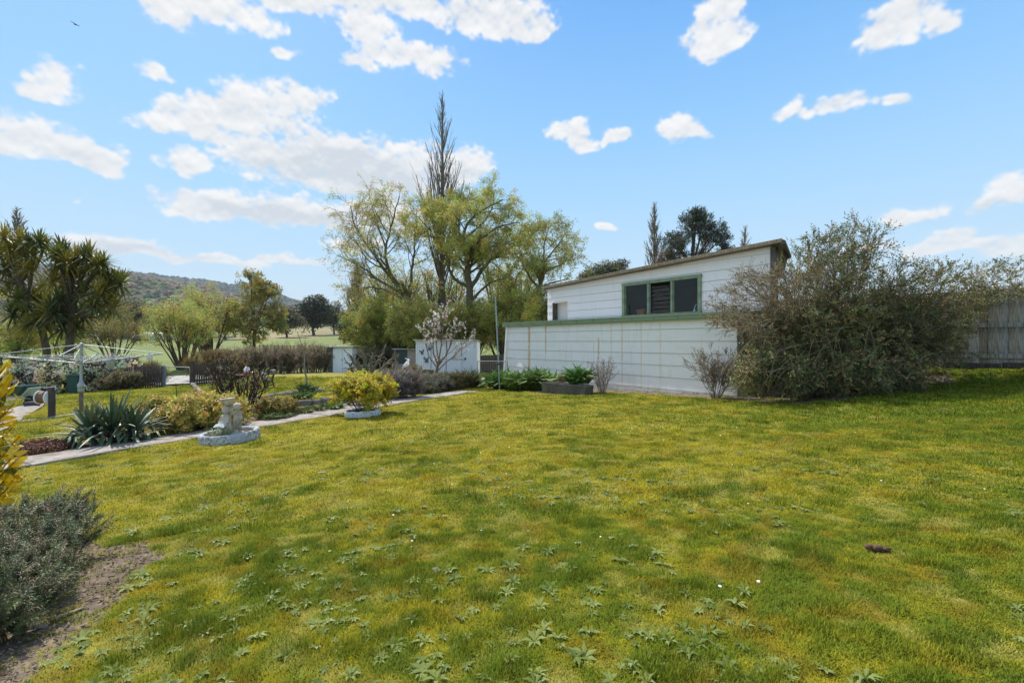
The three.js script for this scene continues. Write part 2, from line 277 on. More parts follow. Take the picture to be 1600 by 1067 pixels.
const PATH_W = 1.15, pathLen = Math.hypot(pathB.x - pathA.x, pathB.z - pathA.z);
function onPath(x, d, pad = 0) { const q = V(x - pathA.x, 0, -d - pathA.z), s = q.dot(pathSide), l = q.dot(pathDir); return l > -8 && l < pathLen + pad && s > -pad && s < PATH_W + pad; }
const drive = poly([[-40, 690], [10, 672], [66, 636], [72, 628], [40, 632], [-40, 660]]);
function cover(x, d) {   // 0 grass .. 1 bare soil
  const jx = x + (vn(x * 3, d * 3, 201) - 0.5) * 0.3 + (vn(x * 13, d * 13, 202) - 0.5) * 0.09, jd = d + (vn(x * 3, d * 3, 203) - 0.5) * 0.34 + (vn(x * 13, d * 13, 204) - 0.5) * 0.1;
  for (const P of soilPolys) if (inside(P, jx, jd)) return 1;
  return 0;
}
const TURF = { green: [0.118, 0.158, 0.013], deep: [0.082, 0.122, 0.013], olive: [0.185, 0.192, 0.014], moss: [0.33, 0.275, 0.018], straw: [0.36, 0.31, 0.075], rust: [0.23, 0.15, 0.012] };
function turf(x, d) {   // kinds of grass and moss, patch by patch
  const a = fbm(x * 0.7, d * 0.7, 301, 3), b = fbm(x * 2.9, d * 2.9, 311, 3), c = fbm(x * 8.5, d * 8.5, 321, 2), e = vn(x * 24, d * 24, 325), g = fbm(x * 3.1 + 9, d * 3.1, 331, 3);
  const mossy = 0.075 * sstep(3.2, 7, d) * (1 - sstep(4, 9, x)) - 0.1 * sstep(2.5, 8, x) - 0.045 * (1 - sstep(2.5, 5, d)) + 0.02 * (1 - sstep(-3, 2, x)) - 0.05 * sstep(17, 23, d);
  const m = a * 0.2 + b * 0.28 + c * 0.3 + e * 0.22 + mossy;
  let k = mix3(TURF.green, TURF.olive, sstep(0.38, 0.56, m));
  k = mix3(k, TURF.moss, sstep(0.5, 0.7, m) * 0.85);
  k = mix3(k, TURF.deep, sstep(0.56, 0.68, g) * (1 - sstep(0.5, 0.6, m)) * 0.6);
  k = mix3(k, TURF.straw, sstep(0.56, 0.74, fbm(x * 5.6, d * 6.2, 341, 3) + mossy * 0.7) * 0.55);
  k = mix3(k, TURF.rust, sstep(0.6, 0.72, fbm(x * 4.3 + 4, d * 4.3, 351, 3)) * 0.45);
  return k;
}
const SOIL = [[0.15, 0.108, 0.075], [0.1, 0.07, 0.05], [0.22, 0.165, 0.11]];
{
  // the lawn and garden beds, one sheet
  const X0 = -34, X1 = 20, D0 = -2, D1 = 38, S = 0.2, nx = Math.round((X1 - X0) / S), nd = Math.round((D1 - D0) / S), pos = new Float32Array((nx + 1) * (nd + 1) * 3), uv = new Float32Array((nx + 1) * (nd + 1) * 2), ix = [];
  for (let j = 0, k = 0; j <= nd; j++) for (let i = 0; i <= nx; i++, k++) { const x = X0 + i * S, d = D0 + j * S; pos.set([x, H(x, d), -d], k * 3); uv.set([i / nx, j / nd], k * 2); if (i < nx && j < nd) ix.push(k, k + 1, k + nx + 1, k + 1, k + nx + 2, k + nx + 1); }
  const g = new THREE.BufferGeometry(); g.setAttribute('position', new THREE.BufferAttribute(pos, 3)); g.setAttribute('uv', new THREE.BufferAttribute(uv, 2)); g.setIndex(ix); g.computeVertexNormals();
  const map = texture(2048, 2048, (u, v) => {
    const x = X0 + u * (X1 - X0), d = D0 + v * (D1 - D0);
    const f = hash(Math.round(u * 2048), Math.round(v * 2048), 5);
    if (cover(x, d)) { const k = vn(x * 9, d * 9, 401), q = mix3(SOIL[0], SOIL[1], sstep(0.4, 0.7, k)); return mix3(q, SOIL[2], f > 0.86 ? 0.8 : 0.25 * vn(x * 2, d * 2, 402)).map((c) => c * (0.75 + 0.5 * f)); }
    return turf(x, d).map((c) => c * (0.72 + 0.42 * f));
  });
  map.wrapS = map.wrapT = THREE.ClampToEdgeWrapping;
  const m = new THREE.MeshStandardMaterial({ map, roughness: 1 }); m.name = 'turf';
  struct('lawn', g, m);
  // the ground beyond, to the horizon
  const xs = [], ds = []; for (let k = -60; k <= 60; k++) xs.push(Math.sign(k) * (Math.abs(k) * 0.9 + 3.2 * Math.pow(Math.abs(k) / 60, 6) * 900)); for (let k = 0; k <= 150; k++) ds.push(-40 + k * 0.9 + Math.pow(k / 150, 6) * 4800);
  const p2 = [], c2 = [], u2 = [], i2 = [];
  ds.forEach((d, j) => xs.forEach((x, i) => {
    const lawn = Math.min(x - X0, X1 - x, d - D0, D1 - d), y = H(x, d) - 0.25 * sstep(0.2, 1.5, lawn) - 0.01; p2.push(x, y, -d); u2.push(x, d);
    const n = fbm(x * 0.05, d * 0.03, 501, 4), q = fbm(x * 0.012, d * 0.012, 502, 3), w = fbm(x * 0.3, d * 0.3, 503, 2);
    let c = mix3([0.15, 0.155, 0.04], [0.25, 0.195, 0.1], sstep(0.4, 0.6, n)); c = mix3(c, [0.14, 0.17, 0.035], sstep(0.5, 0.62, q)); c = c.map((k) => k * (0.75 + 0.5 * w)); c2.push(...c);
    const W = xs.length; if (i < W - 1 && j < ds.length - 1) { const o = j * W + i; i2.push(o, o + 1, o + W, o + 1, o + W + 1, o + W); }
  }));
  const g2 = new THREE.BufferGeometry(); g2.setAttribute('position', new THREE.Float32BufferAttribute(p2, 3)); g2.setAttribute('color', new THREE.Float32BufferAttribute(c2, 3)); g2.setAttribute('uv', new THREE.Float32BufferAttribute(u2, 2)); g2.setIndex(i2); g2.computeVertexNormals();
  struct('ground', g2, new THREE.MeshStandardMaterial({ vertexColors: true, roughness: 1, name: 'pasture' }));
}
// ---- hills ----
{
  const ridge = (stops) => (x) => { let k = 0; while (k < stops.length - 2 && x > stops[k + 1][0]) k++; const [a, b] = [stops[k], stops[k + 1]]; return mix(a[1], b[1], clamp((x - a[0]) / (b[0] - a[0]))); };
  const near = ridge([[-500, 440], [0, 431], [100, 429], [180, 430], [240, 438], [300, 448], [350, 460], [400, 476], [450, 494], [500, 504], [560, 510], [2100, 512]]);
  const far = ridge([[-500, 402], [0, 414], [150, 422], [240, 431], [330, 442], [400, 453], [440, 465], [470, 474], [500, 483], [530, 491], [580, 498], [700, 501], [1000, 499], [1600, 496], [2100, 496]]);
  const hill = (fn, d0, d1, seed, col) => {
    const p = [], c = [], ix = [], NX = 150, NT = 16;
    const point = (i, t) => { const px = -480 + 2560 * i, d = mix(d0, d1, t), top = EYE + (533.5 - fn(px)) / FOCAL * d1, foot = farH(d0) - 4, y = t <= 1 ? mix(foot, top, Math.pow(t, 0.85)) + (fbm(px * 0.02, t * 3, seed, 3) - 0.5) * 0.16 * (top - foot) * Math.sin(Math.PI * t) : mix(top, foot, (t - 1) / 0.3); return V((px - 800) / FOCAL * d, y, -d); };
    for (let j = 0; j <= NT + 3; j++) for (let i = 0; i <= NX; i++) { const v = point(i / NX, j / NT * 1), n = fbm(i * 0.2, j * 0.4, seed + 3, 3); p.push(v.x, v.y, v.z); c.push(...mix3(col[0], col[1], n)); if (i < NX && j < NT + 3) { const o = j * (NX + 1) + i; ix.push(o, o + 1, o + NX + 1, o + 1, o + NX + 2, o + NX + 1); } }
    const g = new THREE.BufferGeometry(); g.setAttribute('position', new THREE.Float32BufferAttribute(p, 3)); g.setAttribute('color', new THREE.Float32BufferAttribute(c, 3)); g.setIndex(ix); g.computeVertexNormals();
    struct('hills', g, new THREE.MeshStandardMaterial({ vertexColors: true, roughness: 1 })); return point;
  };
  const pn = hill(near, 430, 900, 601, [[0.12, 0.1, 0.055], [0.2, 0.17, 0.11]]), pf = hill(far, 1300, 2300, 611, [[0.07, 0.075, 0.05], [0.12, 0.11, 0.075]]);
  const blob = new THREE.IcosahedronGeometry(1, 2), bp = blob.attributes.position; for (let i = 0; i < bp.count; i++) { const x = bp.getX(i), y = bp.getY(i), z = bp.getZ(i), s = 0.72 + 0.6 * fbm(x * 2.1 + 3 + z, y * 2.1 + z * 1.7, 620, 3); bp.setXYZ(i, x * s, Math.max(-0.4, y * s), z * s); } blob.computeVertexNormals();
  const woods = (point, n, seed, size, cols, name, label) => {
    const R = rng(seed), m = new THREE.InstancedMesh(blob, mat(name + 'Leaf', [1, 1, 1], { roughness: 1 }), n), o = new THREE.Object3D(), c = new THREE.Color();
    for (let k = 0; k < n; k++) { const i = 0.09 + 0.34 * R(), t = 0.02 + 0.99 * Math.sqrt(R()), v = point(i, t), s = size * (0.55 + 0.8 * R()); o.position.copy(v).y += s * 0.25; o.scale.set(s, s * (0.75 + 0.6 * R()), s); o.rotation.y = R() * 6.3; o.updateMatrix(); m.setMatrixAt(k, o.matrix); const q = fbm(i * 26, t * 5, seed, 3), w = mix3(cols[0], cols[1], clamp((q - 0.35) * 3 + (R() - 0.5) * 0.6)); m.setColorAt(k, c.setRGB(...mix3(w, cols[2], R() < 0.22 ? 0.8 : 0).map((z) => z * (0.7 + 0.6 * R())))); }
    m.name = numbered(name); m.userData = { kind: 'stuff', label, category: 'woodland' }; m.castShadow = m.receiveShadow = true; scene.add(m);
  };
  woods(pn, 7500, 630, 4.6, [[0.125, 0.12, 0.065], [0.23, 0.18, 0.11], [0.11, 0.12, 0.085]], 'hillside_woodland', 'olive and tan gum woodland covering the nearer hillside');
  woods(pf, 5500, 640, 9, [[0.065, 0.08, 0.06], [0.115, 0.11, 0.075], [0.06, 0.075, 0.07]], 'ridge_woodland', 'dark bluish forest covering the far ridge');
}
scene.fog = new THREE.FogExp2(new THREE.Color(0.8, 0.87, 0.95), 0.00011);
// ---- path of concrete slabs ----
{
  const path = struct('path'), R = rng(51);
  const slab = (s0, s1, w0, w1, lift) => { const c = V().copy(pathA).addScaledVector(pathDir, (s0 + s1) / 2).addScaledVector(pathSide, (w0 + w1) / 2), L = s1 - s0, W = w1 - w0, y0 = H(c.x, -c.z); const g = block(W, 0.12, L, 0.012, (sx, sy, sz) => { const q = V().copy(c).addScaledVector(pathSide, sx * W / 2).addScaledVector(pathDir, sz * L / 2); return [(R() - 0.5) * 0.03, H(q.x, -q.z) - y0 + (R() - 0.5) * 0.008, (R() - 0.5) * 0.03]; });
    const m = part(path, 'slab', g, M.concrete); m.position.set(c.x, y0 - 0.06 + lift, c.z); m.rotation.y = Math.atan2(pathDir.x, pathDir.z); };
  let s = -6.2; while (s < pathLen) { const L = 1.1 + 0.7 * R(); slab(s, Math.min(s + L, pathLen + 0.3) - 0.022, 0.0, PATH_W * 0.97, 0.035 + 0.012 * R()); s += L; }
  const dr = struct('drive'), dw = drive.w.map(([x, d]) => [x, d]);
  const g = new Geo(); { const n = dw.length, top = dw.map(([x, d]) => g.vert(x, H(x, d) + 0.05, -d, 0, 1, 0, x, d)); const cx = dw.reduce((a, p) => a + p[0], 0) / n, cd = dw.reduce((a, p) => a + p[1], 0) / n, c = g.vert(cx, H(cx, cd) + 0.055, -cd, 0, 1, 0, cx, cd); for (let i = 0; i < n; i++) g.i.push(c, top[i], top[(i + 1) % n]); }
  const dm = part(dr, 'paving', g.build(), M.concrete); dm.material = M.concrete;
  const strip = struct('mowing_strip'), pts = [[-10, 664], [60, 656], [100, 650], [140, 645], [200, 640]].map(([a, b]) => gp(a, b));
  for (let k = 0; k < pts.length - 1; k++) { const a = pts[k], b = pts[k + 1], L = a.distanceTo(b) - 0.03, m = part(strip, 'edging_slab', block(0.16, 0.1, L, 0.01), M.concrete); m.position.copy(a).lerp(b, 0.5).y -= 0.02; m.lookAt(b.x, b.y - 0.02, b.z); }
}

// ================= BUILT THINGS =================
// ---- the weatherboard shed: x runs left along its front, y up, z into the building ----
{
  const shed = thing('weatherboard_shed', 'long white weatherboard shed with green gutter, lean-to front and green framed window', 'shed', V(6.68, 0, -14.3));
  shed.rotation.y = Math.atan2(0.805, -0.593);
  const rust = (() => {   // old paint with runs of rust below the gutter; 12 m by 3 m of wall
    const runs = [[9.92, 2.26, 0, 1.5, 1], [8.75, 2.27, 0.95, 1.0, 0.85], [9.95, 2.0, 0.0, 5, 0.1], [5.85, 1.55, 0.9, 0.5, 0.5], [5.6, 1.75, 0.9, 0.9, 0.75], [4.95, 2.25, 0.35, 0.8, 0.45], [4.42, 2.25, 0.2, 0.7, 0.6], [3.55, 2.25, 0.2, 0.7, 0.45], [2.75, 2.25, 0.3, 1.0, 0.38], [8.15, 1.9, 0.5, 0.5, 0.2], [10.3, 1.9, 0.2, 0.5, 0.22], [7.4, 1.7, 0.6, 0.4, 0.2], [7.1, 1.4, 0.3, 0.5, 0.25], [9.3, 1.9, 0.7, 0.6, 0.2], [6.4, 1.8, 0.6, 0.4, 0.15], [2.1, 2.2, 0.8, 0.4, 0.15], [1.2, 2.2, 1.1, 0.4, 0.15]];
    const t = texture(2048, 512, (u, v) => {
      const x = u * 12, y = v * 3 - 0.6; let c = mix3([0.93, 0.87, 0.805], [0.89, 0.83, 0.76], sstep(0.45, 0.75, fbm(x * 1.2, y * 3, 701, 4)));
      c = mix3(c, [0.7, 0.64, 0.5], 0.3 * sstep(0.6, 0.8, fbm(x * 9, y * 1.1, 702, 3)) * sstep(0.3, 0.6, fbm(x * 0.8, y, 703, 2)));
      c = mix3(c, [0.5, 0.44, 0.33], 0.55 * sstep(0.45, 0.1, y + 0.35 + 0.4 * (fbm(x * 2, y * 4, 704, 3) - 0.5)) * sstep(0.35, 0.6, fbm(x * 5, y * 5, 706, 3)));
      for (const [rx, top, bot, wd, str] of runs) { const w = 0.033 * wd * (0.6 + 1.1 * fbm(y * 4, rx, 705, 2)), q = Math.abs(x - rx - 0.012 * (fbm(y * 3, rx * 7, 707, 2) - 0.5)) / w; if (q < 4 && y < top) { const k = str * Math.exp(-q * q * 0.9) * sstep(bot - 0.5, bot + 0.3, y) * (0.6 + 0.6 * fbm(y * 6, rx * 5, 708, 2)); c = mix3(c, mix3([0.78, 0.52, 0.16], [0.55, 0.22, 0.03], clamp(k)), clamp(k * 1.05)); } }
      return c;
    });
    t.wrapS = t.wrapT = THREE.ClampToEdgeWrapping; t.repeat.set(1 / 12, 1 / 3); t.offset.set(0, 0.2);
    const m = new THREE.MeshStandardMaterial({ map: t, roughness: 0.55, name: 'stainedPaint' }); return m;
  })();
  // boards lap: the foot of each stands out over the one below
  const board = (pts, z, m, name = 'board') => { const s = new THREE.Shape(pts.map((p) => new THREE.Vector2(p[0], p[1]))), g = metreUV(new THREE.ExtrudeGeometry(s, { depth: 0.014, bevelEnabled: false })), p = g.attributes.position, ys = pts.map((q) => q[1]), y0 = Math.min(...ys), y1 = Math.max(...ys); for (let i = 0; i < p.count; i++) { const t = (p.getY(i) - y0) / (y1 - y0 || 1); p.setZ(i, z + p.getZ(i) - 0.024 * (1 - t)); } g.computeVertexNormals(); return part(shed, name, g, m); };
  const rows = [-0.62, 0.0, 0.4, 0.805, 1.21, 1.615, 2.02, 2.32], left = (y) => 11.55 + 0.3 * (2.3 - y) / 2.75;
  const joints = [[6.1], [4.42], [7.6, 2.4], [4.42, 8.2], [7.6], [5.85, 9.4], [4.42, 7.6]];
  for (let r = 0; r < rows.length - 1; r++) {
    const y0 = rows[r], y1 = rows[r + 1] - 0.014, cuts = [0.05, ...[...joints[r]].sort((a, b) => a - b), null];
    for (let k = 0; k < cuts.length - 1; k++) { const a = cuts[k] + (k ? 0.004 : 0), b = cuts[k + 1]; board(b === null ? [[a, y0], [left(y0), y0], [left(y1), y1], [a, y1]] : [[a, y0], [b - 0.004, y0], [b - 0.004, y1], [a, y1]], 0, rust); }
  }
  part(shed, 'wall_core', moved(metreUV(extrude([[0.06, -0.62], [left(-0.62) - 0.02, -0.62], [left(2.3) - 0.02, 2.3], [0.06, 2.3]], 0.08)), 0, 0, 0.02), M.whitePaint);
  { const g = extrude([[left(2.3) - 0.02, 2.3], [left(2.3) + 0.11, 2.3], [left(-0.5) + 0.11, -0.5], [left(-0.5) - 0.02, -0.5]], 0.13, 0.006); g.translate(0, 0, -0.075); part(shed, 'corner_trim', g, M.whitePaint); }
  part(shed, 'corner_post', moved(block(0.2, 3.0, 0.2, 0.008), -0.07, 0.82, 0.06), M.brownPaint);
  // lean-to: gutter, roof, ends
  const gut = new THREE.Shape(); [[-0.02, 2.3], [-0.15, 2.3], [-0.165, 2.36], [-0.15, 2.41], [-0.17, 2.44], [-0.17, 2.5], [-0.15, 2.5], [-0.15, 2.45], [-0.03, 2.45], [-0.03, 2.5], [-0.02, 2.5]].forEach((p, i) => i ? gut.lineTo(...p) : gut.moveTo(...p));
  { const g = metreUV(new THREE.ExtrudeGeometry(gut, { depth: 12.2, bevelEnabled: false })); g.rotateY(Math.PI / 2); g.scale(1, 1, -1); const q = g.index ? g : g; const ix = q.attributes.position; for (let i = 0; i < ix.count; i += 3) { const a = [ix.getX(i + 1), ix.getY(i + 1), ix.getZ(i + 1)], b = [ix.getX(i + 2), ix.getY(i + 2), ix.getZ(i + 2)]; ix.setXYZ(i + 1, ...b); ix.setXYZ(i + 2, ...a); } g.computeVertexNormals(); g.translate(-0.35, 0, 0); const gg = part(shed, 'gutter', g, M.greenPaint); for (let k = 0; k < 13; k++) { const u = 0.1 + k * 0.94; part(gg, 'bracket', moved(block(0.03, 0.205, 0.012, 0.003), u, 2.402, -0.174), M.greenPaint); } }
  part(shed, 'lean_to_roof', moved(block(12.1, 0.05, 2.05, 0.01, (sx, sy, sz) => [0, sz > 0 ? 0.14 : 0, 0]), 5.75, 2.47, 1.0), M.roofSheet);
  part(shed, 'end_wall', moved(block(0.08, 2.95, 1.9, 0.01), 11.5, 0.95, 1.08), M.whitePaint);
  part(shed, 'side_wall', moved(block(0.09, 3.0, 1.9, 0.01), -0.02, 0.95, 1.1), M.brownPaint);
  const prism = (pts, y0, y1) => { const g = new Geo(), n = pts.length; const lo = pts.map(([x, z]) => V(x, y0, z)), hi = pts.map(([x, z, y]) => V(x, y ?? y1, z)); for (let i = 0; i < n; i++) { const j = (i + 1) % n; g.quad(lo[i], lo[j], hi[j], hi[i]); } g.quad(hi[0], hi[1], hi[2], hi[3]); g.quad(lo[3], lo[2], lo[1], lo[0]); return metreUV(g.build()); };
  part(shed, 'upper_side_wall', prism([[0.03, 2.1], [1.35, 4.95], [1.47, 4.95], [0.15, 2.1]], -0.5, 4.4), M.brownPaint);
  { const w = part(shed, 'side_window', moved(block(0.05, 1.3, 1.2, 0.006), -0.075, 1.5, 1.0), mat('sideGlass', [0.1, 0.12, 0.14], { roughness: 0.12, metalness: 0.3 })); part(w, 'frame', moved(merged([moved(block(0.04, 1.42, 0.06, 0.004), 0, 0, -0.63), moved(block(0.04, 1.42, 0.06, 0.004), 0, 0, 0.63), moved(block(0.04, 0.06, 1.2, 0.004), 0, 0.68, 0), moved(block(0.04, 0.06, 1.2, 0.004), 0, -0.68, 0)]), -0.1, 1.5, 1.0), M.brownPaint); }
  // upper wall, set back; openings cut out board by board
  const roofY = (u) => 4.63 - 0.0392 * u, Z = 2.0, UW = 10.96, win = [2.546, 6.03, 2.62, 3.93], hole = [9.5, 10.59, 2.2, 3.51];
  const cutRow = (u0, u1, y0, y1) => { const pts = [[u0, y0], [u1, y0]], a = Math.min(y1, roofY(u1)), b = Math.min(y1, roofY(u0)); if (a <= y0 + 0.01 && b <= y0 + 0.01) return; const ux = (4.63 - y1) / 0.0392; if (ux > u0 && ux < u1 && y1 > roofY(u1)) pts.push([u1, Math.max(y0, a)], [ux, y1], [u0, b]); else pts.push([u1, Math.max(y0 + 0.002, a)], [u0, b]); board(pts, Z, M.whitePaint); };
  for (let y = 2.36, r = 0; y < 4.63; y += 0.345, r++) {
    const y0 = y, y1 = y + 0.332; let segs = [[0.02, UW]];
    for (const [a, b, c, d] of [win, hole]) { const next = []; for (const [s, e] of segs) { if (y1 <= c || y0 >= d || e <= a || s >= b) next.push([s, e]); else { if (a > s) next.push([s, a]); if (e > b) next.push([b, e]); if (y0 < c) cutRow(Math.max(a, s), Math.min(b, e), y0, c); if (y1 > d) cutRow(Math.max(a, s), Math.min(b, e), d, y1); } } segs = next; }
    for (const [s, e] of segs) { const j = [4.95, 7.9, 1.6, 8.6, 4.95, 7.2, 3.3][r % 7]; if (j > s + 0.5 && j < e - 0.5) { cutRow(s, j - 0.004, y0, y1); cutRow(j + 0.004, e, y0, y1); } else cutRow(s, e, y0, y1); }
  }
  { const s = new THREE.Shape([[0.05, 2.0], [UW - 0.02, 2.0], [UW - 0.02, roofY(UW) - 0.02], [0.05, 4.6]].map((p) => new THREE.Vector2(...p))); for (const [a, b, c, d] of [win, hole]) s.holes.push(new THREE.Path([[a, c], [a, d], [b, d], [b, c]].map((p) => new THREE.Vector2(...p)))); part(shed, 'upper_wall_core', moved(metreUV(new THREE.ExtrudeGeometry(s, { depth: 0.1, bevelEnabled: false })), 0, 0, Z + 0.02), M.whitePaint); }
  part(shed, 'upper_corner_post', moved(block(0.17, 2.3, 0.2, 0.008), -0.06, 3.45, Z + 0.02), M.brownPaint);
  part(shed, 'left_wall', moved(block(0.1, 4.6, 2.8, 0.01), UW - 0.02, 1.85, Z + 1.55), M.whitePaint);
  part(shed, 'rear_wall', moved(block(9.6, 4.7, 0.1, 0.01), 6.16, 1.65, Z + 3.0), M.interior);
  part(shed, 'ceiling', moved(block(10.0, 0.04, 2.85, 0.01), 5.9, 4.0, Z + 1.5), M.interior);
  { const rq = [[-0.45, Z - 0.3, 4.77], [11.05, Z - 0.3, 4.32], [11.05, Z + 3.2, 4.06], [1.1, Z + 3.2, 4.1], [-0.12, Z + 0.85, 4.45]], rg = new Geo(), up = rq.map(([x, z, y]) => V(x, y, z)), dn = rq.map(([x, z, y]) => V(x, y - 0.05, z)); for (let i = 0; i < 5; i++) rg.quad(dn[i], dn[(i + 1) % 5], up[(i + 1) % 5], up[i]); for (const [a, b, c] of [[0, 1, 2], [0, 2, 3], [0, 3, 4]]) { rg.quad(up[a], up[b], up[c], up[c]); rg.quad(dn[c], dn[b], dn[a], dn[a]); } part(shed, 'roof', metreUV(rg.build()), M.roofSheet); const f = block(11.5, 0.12, 0.03, 0.004, (sx) => [0, sx > 0 ? -0.225 : 0.225, 0]); part(shed, 'fascia', moved(f, 5.3, 4.49, Z - 0.31), M.fascia); part(shed, 'barge_board', rod([V(-0.47, 4.66, Z - 0.3), V(-0.14, 4.36, Z + 0.85)], 0.08, 6), M.brownPaint); part(shed, 'soffit', moved(block(11.4, 0.02, 0.3, 0.004, (sx) => [0, sx > 0 ? -0.223 : 0.223, 0]), 5.3, 4.43, Z - 0.155), M.brownPaint); }
  // window: three lights, the middle one louvred
  { const [a, b, c, d] = win, W = b - a, w = part(shed, 'window_frame', moved(merged([moved(block(W + 0.2, 0.13, 0.11, 0.008), (a + b) / 2, d + 0.03, Z - 0.03), moved(block(W + 0.2, 0.09, 0.14, 0.008), (a + b) / 2, c + 0.02, Z - 0.045), moved(block(0.13, d - c - 0.06, 0.11, 0.008), a - 0.02, (c + d) / 2, Z - 0.03), moved(block(0.13, d - c - 0.06, 0.11, 0.008), b + 0.02, (c + d) / 2, Z - 0.03), moved(block(0.085, d - c - 0.08, 0.09, 0.008), 3.70, (c + d) / 2, Z - 0.02), moved(block(0.085, d - c - 0.08, 0.09, 0.008), 4.79, (c + d) / 2, Z - 0.02)]), 0, 0, 0), M.greenPaint);
    const glass = new THREE.MeshPhysicalMaterial({ color: new THREE.Color(0.9, 0.94, 0.92), transmission: 1, thickness: 0, roughness: 0.03, ior: 1.28, name: 'glass' }); M.glass = glass;
    for (const [u0, u1] of [[a + 0.05, 3.655], [4.835, b - 0.05]]) { part(w, 'pane', moved(new THREE.BoxGeometry(u1 - u0, d - c - 0.1, 0.004), (u0 + u1) / 2, (c + d) / 2, Z + 0.012), glass); for (const u of [u0 + 0.018, u1 - 0.018]) part(w, 'sash', moved(block(0.035, d - c - 0.09, 0.04, 0.004), u, (c + d) / 2, Z + 0.005), M.greenPaint); }
    for (let k = 0; k < 7; k++) part(w, 'louvre', moved(new THREE.BoxGeometry(0.98, 0.165, 0.006), 4.245, c + 0.16 + k * 0.165, Z + 0.02, 0.45), glass);
    for (const u of [3.762, 4.73]) part(w, 'louvre_channel', moved(block(0.03, d - c - 0.1, 0.05, 0.004), u, (c + d) / 2, Z + 0.01), M.galvanised); }
  // open hatch lined with pale sheet
  { const [a, b, c, d] = hole, lin2 = mat('hatchLining', [0.85, 0.78, 0.69], { map: M.whitePaint.map }); part(shed, 'hatch_lining', merged([moved(block(0.03, d - c, 0.3, 0.004), a + 0.02, (c + d) / 2, Z + 0.17), moved(block(b - a, 0.03, 0.3, 0.004), (a + b) / 2, d - 0.02, Z + 0.17), moved(block(b - a, d - c, 0.03, 0.004), (a + b) / 2, (c + d) / 2, Z + 0.33)]), lin2); part(shed, 'hatch_jamb', moved(block(0.06, d - c, 0.16, 0.006), b - 0.03, (c + d) / 2, Z + 0.06), M.brownPaint); }
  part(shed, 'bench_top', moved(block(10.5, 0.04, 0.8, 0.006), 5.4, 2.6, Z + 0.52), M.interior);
  shed.updateMatrixWorld(true);
  const put = (u, y, z) => shed.localToWorld(V(u, y, z));
  // things kept behind the window
  { const b = thing('wicker_basket', 'small orange basket standing behind the shed window', 'basket', put(5.35, 2.62, Z + 0.32)); b.rotation.y = shed.rotation.y; const mb = mat('basket', [0.5, 0.16, 0.04], { map: TX.wood, roughness: 0.8 }); part(b, 'body', moved(block(0.42, 0.26, 0.3, 0.02, (sx, sy) => [sy < 0 ? -sx * 0.06 : 0, 0, 0]), 0, 0.14, 0), mb); part(b, 'rim', merged([moved(block(0.46, 0.03, 0.03, 0.008), 0, 0.28, 0.155), moved(block(0.46, 0.03, 0.03, 0.008), 0, 0.28, -0.155), moved(block(0.03, 0.03, 0.29, 0.008), 0.215, 0.28, 0), moved(block(0.03, 0.03, 0.29, 0.008), -0.215, 0.28, 0)]), mb);
    const j = thing('spray_bottle', 'pale bottle with bent neck behind the right shed window pane', 'bottle', put(2.95, 2.62, Z + 0.3)); const mj = mat('palePlastic', [0.6, 0.63, 0.66], { roughness: 0.4 }); part(j, 'body', lathe([[0, 0], [0.05, 0], [0.055, 0.02], [0.05, 0.14], [0.02, 0.19], [0.018, 0.22], [0, 0.22]], 16), mj); part(j, 'neck', rod([V(0, 0.21, 0), V(0.02, 0.28, 0), V(0.07, 0.36, 0)], 0.02), mj); }
}
// ---- paling fence on the right ----
{
  const f = thing('paling_fence', 'tall weathered grey timber paling fence with capping behind the big shrub', 'fence', V(13.9, 0, -13.5)), dir = V(-0.7, 0, -0.714).normalize(), R = rng(61);
  f.rotation.y = Math.atan2(-dir.z, dir.x);   // local x runs away to the left, z towards the far side
  const base = (t) => H(13.9 + dir.x * t, 13.5 - dir.z * t), top = 3.02, tones = [[0.58, 0.48, 0.39], [0.7, 0.61, 0.54], [0.48, 0.37, 0.28], [0.62, 0.56, 0.51]].map((c, k) => { const m = M.greyWood.clone(); m.name = 'paling' + k; m.color.setRGB(...c); return m; });
  const hs = [0, 1, 2].map(() => block(0.225, 2.0, 0.018, 0.003));
  for (let t = -4.6; t < 8.2; t += 0.207) { const p = part(f, 'paling', hs[Math.floor(R() * 3)], tones[Math.floor(R() * 4)]); p.position.set(t, top - 1.06 + (R() - 0.5) * 0.02, Math.round(t / 0.207) % 2 ? 0.011 : -0.011); p.rotation.z = (R() - 0.5) * 0.012; }
  for (let t = -4.6; t < 8; t += 4.2) { const L = 4.19; for (const [y, h, d, z] of [[top - 0.06, 0.17, 0.03, -0.04], [top + 0.035, 0.03, 0.13, -0.01], [top - 0.96, 0.13, 0.045, -0.04], [top - 1.83, 0.13, 0.045, -0.04]]) part(f, h < 0.05 ? 'capping' : 'rail', moved(block(L, h, d, 0.006), t + L / 2, y, z), tones[3]); part(f, 'post', moved(block(0.11, 2.5, 0.1, 0.008), t + 0.06, top - 1.2, 0.075), tones[0]); }
  for (let t = -4.6; t < 8; t += 1.6) { const m = part(f, 'plinth_log', block(1.59, 0.17, 0.15, 0.03), M.darkWood); m.position.set(t + 0.8, Math.max(base(t + 0.8) + 0.06, 0.9), -0.06); }
}
